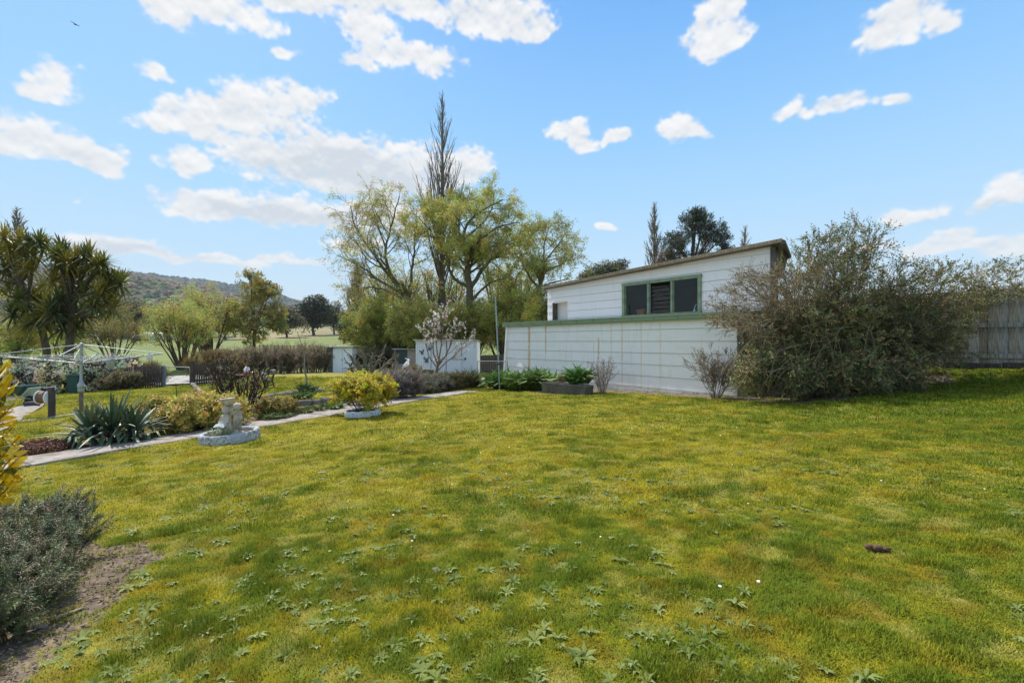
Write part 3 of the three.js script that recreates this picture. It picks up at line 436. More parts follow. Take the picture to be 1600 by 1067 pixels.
// ---- white ribbed garden shed ----
const shedWhite = mat('coldWhite', [0.84, 0.86, 0.87], { roughness: 0.5, map: M.whitePaint.map });
function ribbed(w, h, pitch = 0.1, dep = 0.016) { const s = []; for (let x = 0; x <= w + 1e-6; x += pitch / 4) { const k = Math.round(x / (pitch / 4)) % 4; s.push([Math.min(x, w), k === 1 || k === 2 ? dep : 0]); } const g = new Geo(); for (let i = 0; i < s.length - 1; i++) g.quad(V(s[i][0], 0, s[i][1]), V(s[i + 1][0], 0, s[i + 1][1]), V(s[i + 1][0], h, s[i + 1][1]), V(s[i][0], h, s[i][1]), [[s[i][0], 0], [s[i + 1][0], 0], [s[i + 1][0], h], [s[i][0], h]]); return g.build(); }
{
  const d = 24, x0 = (650 - 800) / FOCAL * d, x1 = (745 - 800) / FOCAL * d, W = x1 - x0, y0 = H(x0 + W / 2, d) - 0.1, Hh = 1.62 - y0, g = thing('garden_shed', 'white ribbed metal garden shed behind the blossom tree', 'shed', V(x0, y0, -d));
  for (let k = 0; k < 4; k++) part(g, 'front_sheet', moved(ribbed(W / 4 - 0.004, Hh), k * W / 4, 0, 0), shedWhite);
  part(g, 'side_wall', moved(ribbed(2.2, Hh), 0, 0, -2.2, 0, -Math.PI / 2), shedWhite).geometry.translate(0, 0, 0);
  part(g, 'far_side_wall', moved(ribbed(2.2, Hh), W, 0, 0, 0, Math.PI / 2), shedWhite);
  part(g, 'back_wall', moved(block(W, Hh, 0.02, 0.004), W / 2, Hh / 2, -2.2), shedWhite);
  part(g, 'roof', moved(block(W + 0.2, 0.05, 2.5, 0.01, (sx, sy, sz) => [0, sz > 0 ? 0 : -0.12, 0]), W / 2, Hh + 0.04, -1.1), M.roofSheet);
  part(g, 'top_trim', moved(block(W + 0.06, 0.09, 0.03, 0.005), W / 2, Hh - 0.03, 0.035), shedWhite);
  for (const x of [0.02, W - 0.02]) part(g, 'corner_trim', moved(block(0.06, Hh - 0.1, 0.05, 0.006), x, (Hh - 0.1) / 2, 0.015), shedWhite);
  const door = part(g, 'door', moved(block(0.72, Hh - 0.75, 0.02, 0.004), W * 0.63, (Hh - 0.6) / 2, 0.03), shedWhite); part(door, 'hinge_bar', moved(block(0.95, 0.028, 0.02, 0.004), W * 0.66, Hh - 0.9, 0.046), M.galvanised); part(door, 'padlock', moved(block(0.07, 0.1, 0.05, 0.01), W * 0.81, Hh - 0.87, 0.06), M.dark);
  const mb = mat('ornament', [0.16, 0.16, 0.24], { roughness: 0.6 });
  for (const [px, py, s, rz, lab] of [[659, 551, 0.16, 0.2, 'dark butterfly ornament high on the white shed wall, nearer the corner'], [671, 545, 0.13, -0.4, 'small dark butterfly ornament highest on the white shed wall'], [666, 563, 0.22, 0, 'largest purple grey butterfly ornament on the white shed wall']]) {
    const p = at(px, py, d - 0.05), o = thing('butterfly_ornament', lab, 'ornament', p, 'butterflies on the white shed'); o.rotation.z = rz;
    for (const sx of [-1, 1]) { const sh = new THREE.Shape(); sh.moveTo(0, 0); sh.quadraticCurveTo(sx * s * 0.3, s, sx * s * 0.9, s * 0.85); sh.quadraticCurveTo(sx * s * 0.8, s * 0.2, sx * s * 0.35, 0); sh.quadraticCurveTo(sx * s * 0.7, -s * 0.5, sx * s * 0.25, -s * 0.6); sh.quadraticCurveTo(sx * 0.02, -s * 0.3, 0, 0); const w = part(o, 'wing', metreUV(new THREE.ExtrudeGeometry(sh, { depth: 0.006, bevelEnabled: false, curveSegments: 6 })), mb); w.rotation.y = sx * 0.35; }
    part(o, 'body', rod([V(0, -s * 0.55, 0.01), V(0, s * 0.5, 0.012)], 0.012, 6), M.dark);
  }
}
// ---- small cream-blue store with double doors and block side wall ----
{
  const d = 34.5, p = under(519.5, d), W = 30.5 / FOCAL * d, g = thing('tool_store', 'small pale tool store with double doors and block side wall', 'shed', V(p.x, p.y - 0.05, p.z)), Hh = 1.83;
  part(g, 'wall', moved(block(W, Hh, 1.4, 0.01), W / 2, Hh / 2, -0.72), shedWhite);
  for (const k of [0, 1]) { const dd = part(g, 'door', moved(block(W / 2 - 0.025, Hh - 0.12, 0.03, 0.006), W * (0.25 + 0.5 * k), Hh / 2 - 0.02, 0.005), shedWhite); part(dd, 'handle', moved(block(0.04, 0.12, 0.04, 0.008), W * (0.46 + 0.08 * k), Hh * 0.52, 0.035), M.galvanised); }
  part(g, 'roof', moved(block(W + 0.75, 0.07, 1.8, 0.01), W / 2 - 0.22, Hh + 0.05, -0.65), M.roofSheet);
  const R = rng(71), bl = block(0.38, 0.19, 0.3, 0.015); for (let r = 0; r < 9; r++) { const m = part(g, 'block', bl, M.stone); m.position.set(-0.21 + (R() - 0.5) * 0.02, 0.1 + r * 0.2, -0.2 + (R() - 0.5) * 0.03); }
}
// ---- low hen house with dark doors ----
{
  const d = 35, a = under(616, d), y0 = a.y - 0.1, W = 36 / FOCAL * d, top = EYE + (533.5 - 546) / FOCAL * d - y0, g = thing('hen_house', 'low beige hen house with dark green doors beside the white shed', 'shed', V(a.x, y0, a.z));
  part(g, 'wall', moved(block(W, top, 1.6, 0.01), W / 2, top / 2, -0.9), mat('beigeSheet', [0.42, 0.33, 0.28], { map: TX.mottle }));
  const dk = mat('darkGreenPaint', [0.025, 0.04, 0.042], { roughness: 0.5 }); for (const k of [0, 1]) part(g, 'door', moved(block(0.42, top - 0.45, 0.03, 0.006), 0.26 + k * 0.43, top / 2 + 0.2, -0.08), dk);
  part(g, 'roof', moved(block(W + 0.3, 0.06, 2.0, 0.01), W / 2, top + 0.03, -0.85), M.roofSheet);
}
// ---- dark board fence and wire between white shed and pole ----
{
  const g = thing('board_fence', 'dark stained board fence between white shed and weatherboard shed', 'fence'), bd = block(0.17, 1.25, 0.02, 0.004); for (let k = 0; k < 14; k++) { const q = under(742 + k * 4.4, 30), m = part(g, 'board', bd, M.darkWood); m.position.set(q.x, q.y + 0.62, q.z); }
  for (const y of [0.3, 1.0]) { const a = under(740, 29.9), b = under(803, 29.9); part(g, 'rail', rod([V(a.x, a.y + y, a.z), V(b.x, b.y + y, b.z)], 0.03, 6), M.darkWood); }
  const w = thing('wire_gate', 'low galvanised wire mesh panel beside the leaning pole', 'gate'), a = under(746, 23), b = under(793, 23); w.position.copy(a); const L = b.x - a.x;
  part(w, 'top_rail', rod([V(0, 1.1, 0), V(L, 1.1, 0)], 0.02, 8), M.galvanised); for (const x of [0, L]) part(w, 'upright', rod([V(x, -0.1, 0), V(x, 1.1, 0)], 0.02, 8), M.galvanised);
  const mesh = new Geo(); for (let x = 0.08; x < L; x += 0.09) mesh.tube([V(x, 0.05, 0), V(x, 1.09, 0)], 0.003, 3); for (let y = 0.1; y < 1.05; y += 0.15) mesh.tube([V(0, y, 0.003), V(L, y, 0.003)], 0.003, 3); part(w, 'wire_mesh', mesh.build(), M.galvanised);
}
// ---- picket fence along the back, with gate ----
{
  const R = rng(81), runs = [[[-60, 621], [60, 614], 30, 0], [[172, 611], [254, 606], 23, 1], [[298, 603], [352, 598], 15, 2]];
  const labs = ['old dark picket fence at the far left edge behind the barrow', 'dark picket fence beside the gate, half hidden by bushes', 'dark picket fence running on past the mesh gate'];
  const pk = [0, 1, 2].map((k) => extrude([[-0.04, 0], [0.04, 0], [0.04, 1.12 + k * 0.03], [0, 1.19 + k * 0.03], [-0.04, 1.12 + k * 0.03]], 0.018, 0.003));
  for (const [a, b, n, id] of runs) {
    const A = gp(...a), B = gp(...b), g = thing('picket_fence', labs[id], 'fence', null, 'picket fences along the garden edge'), L = A.distanceTo(B), ry = Math.atan2(-(B.z - A.z), B.x - A.x);
    for (let k = 0; k < n; k++) { const t = (k + 0.5) / n, m = part(g, 'picket', pk[k % 3], M.darkWood); const p = V().copy(A).lerp(B, t); m.position.set(p.x, H(p.x, -p.z) + 0.02, p.z); m.rotation.set(0, ry, (R() - 0.5) * 0.06, 'YXZ'); }
    for (const y of [0.25, 0.85]) part(g, 'rail', rod([V(A.x, H(A.x, -A.z) + y, A.z - 0.04), V(B.x, H(B.x, -B.z) + y, B.z - 0.04)], 0.035, 6), M.darkWood);
  }
  const A = gp(258, 605), B = gp(296, 603), g = thing('mesh_gate', 'galvanised tube and mesh garden gate in the picket fence', 'gate', A), dx = B.x - A.x, dz = B.z - A.z, hh = 1.16;
  part(g, 'frame', rod([V(0, 0.08, 0), V(0, hh, 0), V(dx * 0.04, hh + 0.04, dz * 0.04), V(dx * 0.96, hh + 0.04, dz * 0.96), V(dx, hh, dz), V(dx, 0.08, dz), V(0.02, 0.08, 0)], 0.022, 8), M.galvanised);
  const mesh = new Geo(); for (let k = 1; k < 22; k++) mesh.tube([V(dx * k / 22, 0.1, dz * k / 22), V(dx * k / 22, hh, dz * k / 22)], 0.0016, 3); for (let k = 1; k < 16; k++) mesh.tube([V(0, k * 0.072, 0), V(dx, k * 0.072, dz)], 0.0016, 3); part(g, 'wire_mesh', mesh.build(), M.galvanised);
  const bp = mat('bluePost', [0.16, 0.25, 0.33], { map: TX.mottle }); const q1 = solo('gate_post', 'blue grey painted timber post at the latch side of the mesh gate', 'post', moved(block(0.14, 1.3, 0.14, 0.01), 0, 0.6, 0), bp, V(A.x - 0.14, A.y, A.z)); q1.rotation.y = 0.1;
  solo('gate_post', 'dark timber post at the hinge side of the mesh gate', 'post', moved(block(0.15, 1.45, 0.15, 0.01), 0, 0.65, 0), M.darkWood, V(B.x + 0.14, B.y, B.z));
  // pale gravel track seen through the gate
  const g3 = new Geo(); for (let k = 0; k <= 12; k++) { const dd = 0.4 + k * 0.8, w = 1.7 + k * 0.16; for (const s of [-1, 0, 1]) { const q = on((A.x + B.x) / 2 - dd * 0.68 + s * w, -A.z + dd); g3.vert(q.x, q.y + 0.12, q.z, 0, 1, 0, q.x, q.z); } if (k) for (const s of [0, 1]) { const o = (k - 1) * 3 + s; g3.i.push(o, o + 1, o + 3, o + 1, o + 4, o + 3); } } struct('track', g3.build(), mat('gravel', [0.62, 0.6, 0.57], { map: TX.concrete, bumpMap: TX.fine, bumpScale: 0.03 }));
}
// ---- leaning steel pole ----
{ const b = gp(781, 610), t = at(774, 464, -b.z + 0.3), g = thing('steel_pole', 'tall leaning galvanised pole at the left end of the weatherboard shed', 'pole', b); const top = V().subVectors(t, b); part(g, 'tube', rod([V(0, -0.15, 0), V().copy(top).multiplyScalar(0.5), top], 0.032, 10), M.galvanised); part(g, 'cap', moved(rod([V(0, 0, 0), V(0, 0.04, 0)], 0.036, 10), top.x, top.y, top.z), M.galvanised); part(g, 'clamp', moved(block(0.09, 0.06, 0.09, 0.01), top.x * 0.28, top.y * 0.28, top.z * 0.28), M.dark); }
// ---- distant farm buildings ----
{
  const wm = mat('farWhite', [0.75, 0.76, 0.75], { roughness: 0.6 }), rm = mat('farRed', [0.26, 0.08, 0.05], { roughness: 0.8 });
  const tunnel = (px, py, d, w, lab) => { const p = at(px, py, d), g = thing('polytunnel', lab, 'greenhouse', V(p.x, H(p.x, d), p.z)); const s = new THREE.Shape(); s.absarc(0, 0, w / 2, 0, Math.PI); part(g, 'cover', metreUV(new THREE.ExtrudeGeometry(s, { depth: 14, bevelEnabled: false })).translate(0, 0, -14), wm); part(g, 'base_rail', moved(block(w + 0.3, 0.5, 0.2, 0.02), 0, 0.25, 0.1), M.darkWood); };
  tunnel(218, 525, 150, 5.2, 'white rounded polytunnel in the far paddock behind the clothesline'); tunnel(88, 522, 160, 6, 'white polytunnel seen between the cabbage tree trunks');
  const p = under(188, 165), g = thing('farm_shed', 'long low farm shed with red roof in the far paddock', 'shed', p); part(g, 'wall', moved(block(9, 2.6, 6, 0.05), 0, 1.2, 0), M.greyWood); part(g, 'roof', moved(extrude([[-3.6, 0], [3.6, 0], [0, 1.3]], 9.6), 4.8, 2.4, 0, 0, -Math.PI / 2), rm);
  // post and rail fence across the paddock
  const f = thing('paddock_fence', 'low post and rail fence crossing the far paddock', 'fence'), pts = []; for (let k = 0; k <= 26; k++) { const q = under(405 + k * 6, 95 - k * 0.3); pts.push(V(q.x, q.y + 0.95, q.z)); part(f, 'post', moved(block(0.13, 1.2, 0.13, 0.01), q.x, q.y + 0.55, q.z), M.darkWood); } for (const y of [0, -0.4]) part(f, 'rail', rod(pts.map((v) => V(v.x, v.y + y, v.z)), 0.05, 5), M.darkWood);
}

// ================= TREES AND SHRUBS =================
const UPV = V(0, 1, 0);
function turned(dir, ang, R) { const ax = V(R() - 0.5, R() - 0.5, R() - 0.5).cross(dir); if (ax.lengthSq() < 1e-6) ax.set(1, 0, 0); return V().copy(dir).applyAxisAngle(ax.normalize(), ang).applyAxisAngle(dir, R() * 6.283).normalize(); }
// c: { seg, wander, lift, kids, angle, ratio, rr, min, sides, from, leafFrom }, arrays by level
function grow(c, out, p, dir, len, r, lvl, R) {
  const g = lvl <= (c.trunkLevels ?? 1) ? out.trunk : out.twig, n = Math.max(2, Math.round(len / c.seg[lvl])), pts = [p.clone()], rad = [r], q = p.clone(), d = dir.clone(), end = Math.max(c.min, r * (c.taper ?? 0.35));
  for (let i = 1; i <= n; i++) { d.x += (R() - 0.5) * c.wander[lvl]; d.y += (R() - 0.5) * c.wander[lvl] + c.lift[lvl]; d.z += (R() - 0.5) * c.wander[lvl]; d.normalize(); q.addScaledVector(d, len / n); pts.push(q.clone()); rad.push(mix(r, end, i / n)); }
  g.tube(pts, rad, c.sides[lvl]);
  sprout(c, out, pts, rad, len, lvl, R);
}
function sprout(c, out, pts, rad, len, lvl, R, from) {
  const n = pts.length - 1, along = (f) => { const k = Math.min(n - 1, Math.floor(f * n)), t = f * n - k; return [V().copy(pts[k]).lerp(pts[k + 1], t), V().subVectors(pts[k + 1], pts[k]).normalize(), mix(rad[k], rad[k + 1], t)]; };
  if (lvl >= c.leafFrom) { const m = c.leaves[lvl] * len; for (let k = 0; k < m; k++) { const [p, d] = along(Math.pow(R(), 0.7)); out.tips.push([p, d]); } out.tips.push([pts[n], V().subVectors(pts[n], pts[n - 1]).normalize()]); }
  if (lvl + 1 >= c.seg.length) return;
  const m = Math.round(c.kids[lvl] * len * (0.8 + 0.4 * R()));
  for (let k = 0; k < m; k++) { const f = mix(from ?? c.from[lvl], 1, (k + R()) / m), [p, d, r] = along(Math.min(0.999, f)), a = c.angle[lvl] * (0.7 + 0.6 * R()); let dd = turned(d, a, R); if (c.flat) dd = dd.lerp(V(d.x, d.y, d.z), 0).normalize(); const L = Math.max(c.floor?.[lvl] ?? 0.1, len * c.ratio[lvl] * (1 - 0.55 * f) * (0.6 + 0.8 * R())); grow(c, out, p, dd, Math.min(L, c.most?.[lvl] ?? 99), Math.max(c.min, Math.min(r * 0.75, r * c.rr)), lvl + 1, R); }
}
const newOut = () => ({ trunk: new Geo(), twig: new Geo(), tips: [] });
// leaf sprays: n leaves along a short shoot that points to +y
function spray(n, len, leaf, wid, seed, o = {}) { const R = rng(seed), g = new Geo(); for (let k = 0; k < n; k++) { const t = (k + 0.5) / n, a = k * 2.4 + R(), tilt = (o.tilt ?? 0.9) * (0.7 + 0.5 * R()), d = V(Math.cos(a) * Math.sin(tilt), Math.cos(tilt), Math.sin(a) * Math.sin(tilt)); if (o.droop) d.y -= o.droop; g.leaf(V((R() - 0.5) * len * (o.wide ?? 0.15), t * len, (R() - 0.5) * len * (o.wide ?? 0.15)), d.normalize(), UPV, leaf * (0.7 + 0.6 * R()), wid * (0.8 + 0.4 * R()), o.bend ?? 0.12); } return g.build(); }
function crown(parent, name, geo, mtl, tips, o, R) {   // one spray at every tip
  const keep = tips.filter(() => R() < (o.keep ?? 1)), m = new THREE.InstancedMesh(geo, mtl, keep.length), q = new THREE.Object3D(), c = new THREE.Color(), qq = new THREE.Quaternion();
  keep.forEach(([p, d], k) => { q.position.copy(p); const dd = d.clone(); dd.x += (R() - 0.5) * (o.loose ?? 0.8); dd.y += (R() - 0.5) * (o.loose ?? 0.8) - (o.droop ?? 0); dd.z += (R() - 0.5) * (o.loose ?? 0.8); q.quaternion.setFromUnitVectors(UPV, dd.normalize()); qq.setFromAxisAngle(UPV, R() * 6.283); q.quaternion.multiply(qq); const s = (o.size ?? 1) * (0.65 + 0.7 * R()); q.scale.setScalar(s); q.updateMatrix(); m.setMatrixAt(k, q.matrix); const t = clamp(R() * 0.6 + 0.8 * (fbm(p.x * (o.patch ?? 0.7) + p.z, p.y * (o.patch ?? 0.7), 17, 2) - 0.3)), w = mix3(o.cols[0], o.cols[1], t); m.setColorAt(k, c.setRGB(...(o.cols[2] && R() < (o.odd ?? 0.1) ? o.cols[2] : w).map((z) => z * (0.95 + 0.6 * R())))); });
  m.name = name; m.userData.kind = 'stuff'; m.castShadow = m.receiveShadow = true; parent.add(m); return m;
}
function finish(t, out, bark, twigMat = bark) { if (out.trunk.count) part(t, 'trunk', out.trunk.build(), bark); if (out.twig.count) { const w = part(t, 'branches', out.twig.build(), twigMat); w.userData.kind = 'stuff'; } }
leafMat('leaf', [1, 1, 1], 0.5); leafMat('waxLeaf', [1, 1, 1], 0.22, { roughness: 0.6, specularIntensity: 0.6 });
const SP = {
  willow: spray(11, 0.5, 0.16, 0.045, 1, { tilt: 0.7, wide: 0.3 }), willowBig: spray(16, 0.7, 0.2, 0.055, 2, { tilt: 0.9, wide: 0.5 }), round: spray(12, 0.3, 0.13, 0.075, 3, { tilt: 1.1, wide: 0.6 }),
  gum: spray(12, 1.0, 0.5, 0.22, 4, { tilt: 1.2, wide: 0.9 }), fir: spray(26, 0.7, 0.3, 0.07, 5, { tilt: 0.8, wide: 0.8 }), tiny: spray(9, 0.17, 0.034, 0.02, 6, { tilt: 1.0, wide: 0.12 }), small: spray(10, 0.16, 0.055, 0.032, 7, { tilt: 1.0, wide: 0.3 }),
  needle: spray(26, 0.1, 0.032, 0.0055, 8, { tilt: 0.95, wide: 0.04 }), blossom: spray(5, 0.06, 0.03, 0.03, 9, { tilt: 1.2, wide: 0.5, bend: 0.25 }), wisp: spray(7, 0.35, 0.1, 0.03, 10, { tilt: 0.8, wide: 0.3 }), blade: spray(14, 0.1, 0.34, 0.022, 11, { tilt: 0.55, wide: 1.2, bend: 0.12 }), strap: spray(9, 0.06, 0.42, 0.05, 12, { tilt: 0.75, wide: 2, bend: 0.2 }),
};
const lumen = (a, s) => a.map((c) => c.map((k) => k * s));
const C = {
  willow: [[0.32, 0.315, 0.065], [0.47, 0.44, 0.12], [0.24, 0.25, 0.06]], wbush: [[0.22, 0.235, 0.04], [0.4, 0.385, 0.075], [0.42, 0.36, 0.07]], dark: [[0.03, 0.045, 0.02], [0.065, 0.08, 0.035], [0.05, 0.05, 0.02]],
  gum: [[0.075, 0.09, 0.045], [0.14, 0.135, 0.06], [0.17, 0.12, 0.05]], wattle: [[0.2, 0.19, 0.05], [0.44, 0.35, 0.09], [0.1, 0.12, 0.04]], yellow: [[0.32, 0.28, 0.03], [0.6, 0.52, 0.03], [0.26, 0.22, 0.05]],
};

// ---- big willows, traced limb by limb; each limb then branches on its own ----
function traced(t, d, limbs, c, R, base) {
  const out = newOut();
  for (const [pts, r0, r1, from, zz] of limbs) {
    const n = pts.length, w = pts.map(([px, py], i) => { const dz = (zz ?? 0) * (i / (n - 1)), q = at(px, py, d + dz); return q.sub(base); });
    const curve = new THREE.CatmullRomCurve3(w), L = curve.getLength(), k = Math.max(4, Math.round(L / 0.5)), P = curve.getPoints(k); P.forEach((p, i) => { if (i && i < k) { p.x += (R() - 0.5) * 0.12; p.z += (R() - 0.5) * 0.2; p.y += (R() - 0.5) * 0.1; } });
    const rad = P.map((_, i) => mix(r0, r1, Math.pow(i / k, 0.7)) * (c.slim ?? 1)); out.trunk.tube(P, rad, 8); sprout(c, out, P, rad, L, 0, R, from);
  }
  return out;
}
{
  const c = { slim: 0.72, seg: [0.6, 0.5, 0.35, 0.3], wander: [0.3, 0.42, 0.4, 0.35], lift: [0.05, 0.06, 0.0, -0.06], kids: [1.5, 2.2, 3.4], angle: [0.75, 0.7, 0.65], ratio: [0.42, 0.5, 0.55], rr: 0.5, min: 0.01, sides: [8, 5, 4, 3], from: [0.25, 0.2, 0.15], floor: [1.0, 0.7, 0.5], most: [3.6, 1.8, 0.9], leafFrom: 2, leaves: [0, 0, 4.5, 5.5] };
  const build = (lab, d, basePx, limbs, seed, cols, keep, cc = c) => { const R = rng(seed), b = under(basePx, d), t = thing('willow_tree', lab, 'tree', b, 'old willows behind the sheds'), out = traced(t, d, limbs, cc, R, b); finish(t, out, M.willowBark, M.willowBark); crown(t, 'crown', SP.willow, M.leaf, out.tips, { cols, keep, droop: 0.35, loose: 0.9, size: 1.15, patch: 0.35 }, R); };
  build('bare limbed old willow with thin new leaf, furthest left of the big willows', 42, 645, [[[[646, 556], [640, 490], [632, 456]], 0.5, 0.36, 0.6], [[[632, 456], [612, 432], [602, 395], [612, 350], [624, 306]], 0.3, 0.05, 0.3, -2], [[[630, 458], [600, 420], [575, 385], [554, 350], [547, 322]], 0.26, 0.04, 0.3, 1.5], [[[630, 460], [596, 440], [560, 415], [528, 400]], 0.22, 0.04, 0.3, -2.5], [[[636, 470], [600, 452], [570, 449], [544, 462]], 0.2, 0.05, 0.4, 2], [[[638, 475], [644, 420], [649, 370], [652, 330]], 0.24, 0.04, 0.3, 2.5], [[[603, 395], [590, 350], [578, 312]], 0.14, 0.03, 0.2, -1], [[[604, 420], [578, 410], [556, 380], [542, 365]], 0.12, 0.03, 0.2, 1]], 101, [[0.3, 0.28, 0.07], [0.46, 0.41, 0.14], [0.24, 0.22, 0.08]], 0.2);
  build('large spreading willow with pale green crown right of the poplar', 41, 735, [[[[737, 556], [733, 455], [729, 396]], 0.52, 0.34, 0.7], [[[729, 396], [722, 375], [730, 350], [758, 326], [786, 312]], 0.28, 0.05, 0.25, -2], [[[733, 455], [755, 420], [768, 405], [800, 386], [828, 366]], 0.3, 0.05, 0.25, 2], [[[729, 396], [746, 380], [776, 356], [812, 348]], 0.24, 0.05, 0.25, -3], [[[735, 452], [706, 430], [697, 397], [676, 366], [652, 338]], 0.26, 0.05, 0.3, -1.5], [[[768, 405], [800, 396], [834, 398]], 0.18, 0.04, 0.2, 3], [[[729, 396], [716, 360], [722, 330], [736, 308]], 0.2, 0.04, 0.3, 3], [[[734, 470], [770, 440], [806, 436]], 0.2, 0.04, 0.3, 1], [[[722, 376], [752, 352], [770, 322], [772, 304]], 0.16, 0.04, 0.2, 0]], 102, C.willow, 0.95);
  build('willow with loose airy crown left of the weatherboard shed roof', 38, 836, [[[[837, 556], [840, 470], [846, 432]], 0.36, 0.24, 0.7], [[[846, 432], [852, 410], [868, 388], [886, 362]], 0.2, 0.04, 0.25, 1], [[[842, 450], [826, 430], [816, 408], [812, 385]], 0.17, 0.04, 0.3, -1.5], [[[848, 425], [876, 414], [896, 398]], 0.16, 0.04, 0.3, -1], [[[842, 452], [862, 442], [890, 436]], 0.16, 0.04, 0.3, 1.5], [[[850, 415], [850, 385], [858, 355]], 0.15, 0.03, 0.3, 2]], 103, [[0.24, 0.24, 0.055], [0.38, 0.36, 0.1], [0.13, 0.15, 0.04]], 0.8);
}
// ---- poplars: narrow, bare ----
function poplar(lab, px, topPy, d, spread, seed, o = {}) {
  const R = rng(seed), b = under(px, d), top = at(px + (o.lean ?? 2), topPy, d).y - b.y, t = thing('poplar_tree', lab, 'tree', b, 'bare poplars'), out = newOut();
  const c = { seg: [0.9, 0.6, 0.4], wander: [0.08, 0.14, 0.22], lift: [0, 0.1, 0.08], kids: [0, 0.9, 1.2], angle: [0, 0.35, 0.4], ratio: [0, 0.35, 0.4], rr: 0.5, min: o.min ?? 0.014, sides: [8, 4, 3], from: [0, 0.15, 0.2], floor: [0, 0.5, 0.3], most: [0, 1.6, 0.8], leafFrom: 1, leaves: [0, 0.6, 0.8] };
  const P = [], rad = [], n = 22; for (let k = 0; k <= n; k++) { P.push(V((R() - 0.5) * 0.12, top * k / n, (R() - 0.5) * 0.12)); rad.push(mix(o.r ?? 0.42, 0.02, Math.pow(k / n, 0.8))); } out.trunk.tube(P, rad, 8);
  const N = o.n ?? 70; for (let k = 0; k < N; k++) { const f = mix(o.from ?? 0.2, 0.97, Math.pow((k + R()) / N, 0.85)), y = top * f, a = R() * 6.283, tilt = 0.3 + 0.2 * R(), L = Math.max(0.5, (1 - f) * top * (0.2 + 0.3 * R()) * spread / 2.1); grow({ ...c, lift: [0, 0.07, 0.06] }, out, V(0, y, 0), V(Math.cos(a) * Math.sin(tilt), Math.cos(tilt), Math.sin(a) * Math.sin(tilt)), L, Math.max(0.03, 0.12 * (1 - f)), 1, R); }
  finish(t, out, M.greyBark, M.greyBark); crown(t, 'crown', SP.wisp, M.leaf, out.tips, { cols: [[0.17, 0.12, 0.075], [0.24, 0.18, 0.1]], keep: o.leaf ?? 0.3, size: o.size ?? 0.6 }, R);
}
poplar('tallest bare poplar rising above the willows', 691, 140, 45, 2.3, 111, { n: 150, from: 0.27, leaf: 0.5 });
poplar('bare poplar to the left of the dark pine above the shed roof', 1023, 314, 85, 2.0, 112, { min: 0.05, n: 110, leaf: 1, size: 1.5, from: 0.4 });
poplar('thin poplar top showing just above the dark pine', 1102, 320, 95, 1.7, 113, { min: 0.05, n: 80, leaf: 1, size: 1.4, from: 0.5 });
poplar('smallest bare poplar to the right of the dark pine', 1165, 352, 90, 1.9, 114, { min: 0.05, n: 90, leaf: 1, size: 1.6, from: 0.5 });
poplar('bare poplar top above the cabbage trees', 26, 322, 70, 2.6, 115, { min: 0.04, n: 90, leaf: 1, size: 1.1, from: 0.45 });
poplar('dense twiggy poplar left of the bare limbed willow', 558, 412, 75, 2.6, 116, { min: 0.05, n: 190, leaf: 1, size: 1.9, from: 0.15, r: 0.5 });
// ---- trees that fill a set of clumps ----
function clumped(name, lab, px, d, clumps, seed, o) {   // clumps: px, py, radius in px
  const R = rng(seed), b = under(px, d), t = thing(name, lab, 'tree', b, o.group), out = newOut(), k = d / FOCAL, tr = clumps.map(([x, y, r, f]) => [at(x, y, d).sub(b).setZ((R() - 0.5) * (o.deep ?? 4)), r * k, f ?? 1]);
  const h0 = Math.min(...tr.map((c) => c[0].y)), fork = V((tr[0][0].x) * 0.2, Math.max(0.3, h0 * (o.fork ?? 0.5)), 0); out.trunk.tube([V(0, -0.2, 0), V(fork.x * 0.4, fork.y * 0.5, 0), fork], [o.r, o.r * 0.85, o.r * 0.7], 8);
  for (const [p, r, f] of tr) {
    const m = V().copy(fork).lerp(p, 0.5); m.x += (R() - 0.5) * r * 0.5; m.y += r * 0.15; out.trunk.tube([fork, m, p], [o.r * 0.45, o.r * 0.28, o.r * 0.1], 6);
    const n = Math.round((o.density ?? 60) * f); for (let i = 0; i < n; i++) { const v = V(R() - 0.5, R() - 0.5, R() - 0.5).normalize().multiplyScalar(Math.pow(R(), 0.45)), q = V(p.x + v.x * r, p.y + v.y * r * (o.squash ?? 0.8), p.z + v.z * r); out.tips.push([q, V(v.x, v.y + 0.35, v.z).normalize()]); if (i % 5 === 0) out.twig.tube([V().copy(p).lerp(m, 0.2), V().copy(p).lerp(q, 0.5).add(V(0, -r * 0.08, 0)), q], [o.r * 0.09, o.r * 0.06, o.r * 0.02 + 0.005], 3); }
  }
  finish(t, out, o.bark ?? M.bark, o.bark ?? M.bark); crown(t, 'crown', o.spray ?? SP.gum, o.leaf ?? M.leaf, out.tips, { cols: o.cols, size: o.size ?? 1, loose: 1, patch: o.patch ?? 0.4, droop: o.droop ?? 0 }, R); return t;
}
clumped('pine_tree', 'dark broad pine standing behind the shed roof between bare poplars', 1088, 75, [[1060, 372, 15], [1052, 388, 13], [1075, 352, 16], [1100, 348, 17], [1122, 358, 16], [1132, 372, 14], [1088, 362, 18], [1110, 376, 13, 0.4], [1140, 390, 8, 0.7], [1066, 400, 12, 0.5], [1098, 400, 12, 0.5], [1085, 340, 10]], 121, { r: 0.55, spray: SP.fir, cols: [[0.022, 0.033, 0.018], [0.05, 0.062, 0.028], [0.05, 0.05, 0.02]], size: 1.15, density: 80, fork: 0.9, bark: M.darkBark, squash: 0.55 });
clumped('gum_tree', 'rounded olive treetop just above the left end of the shed roof', 948, 80, [[930, 430, 12], [950, 423, 12], [965, 421, 11], [940, 440, 12], [915, 440, 10]], 122, { r: 0.4, cols: C.gum, size: 0.9, density: 70 });
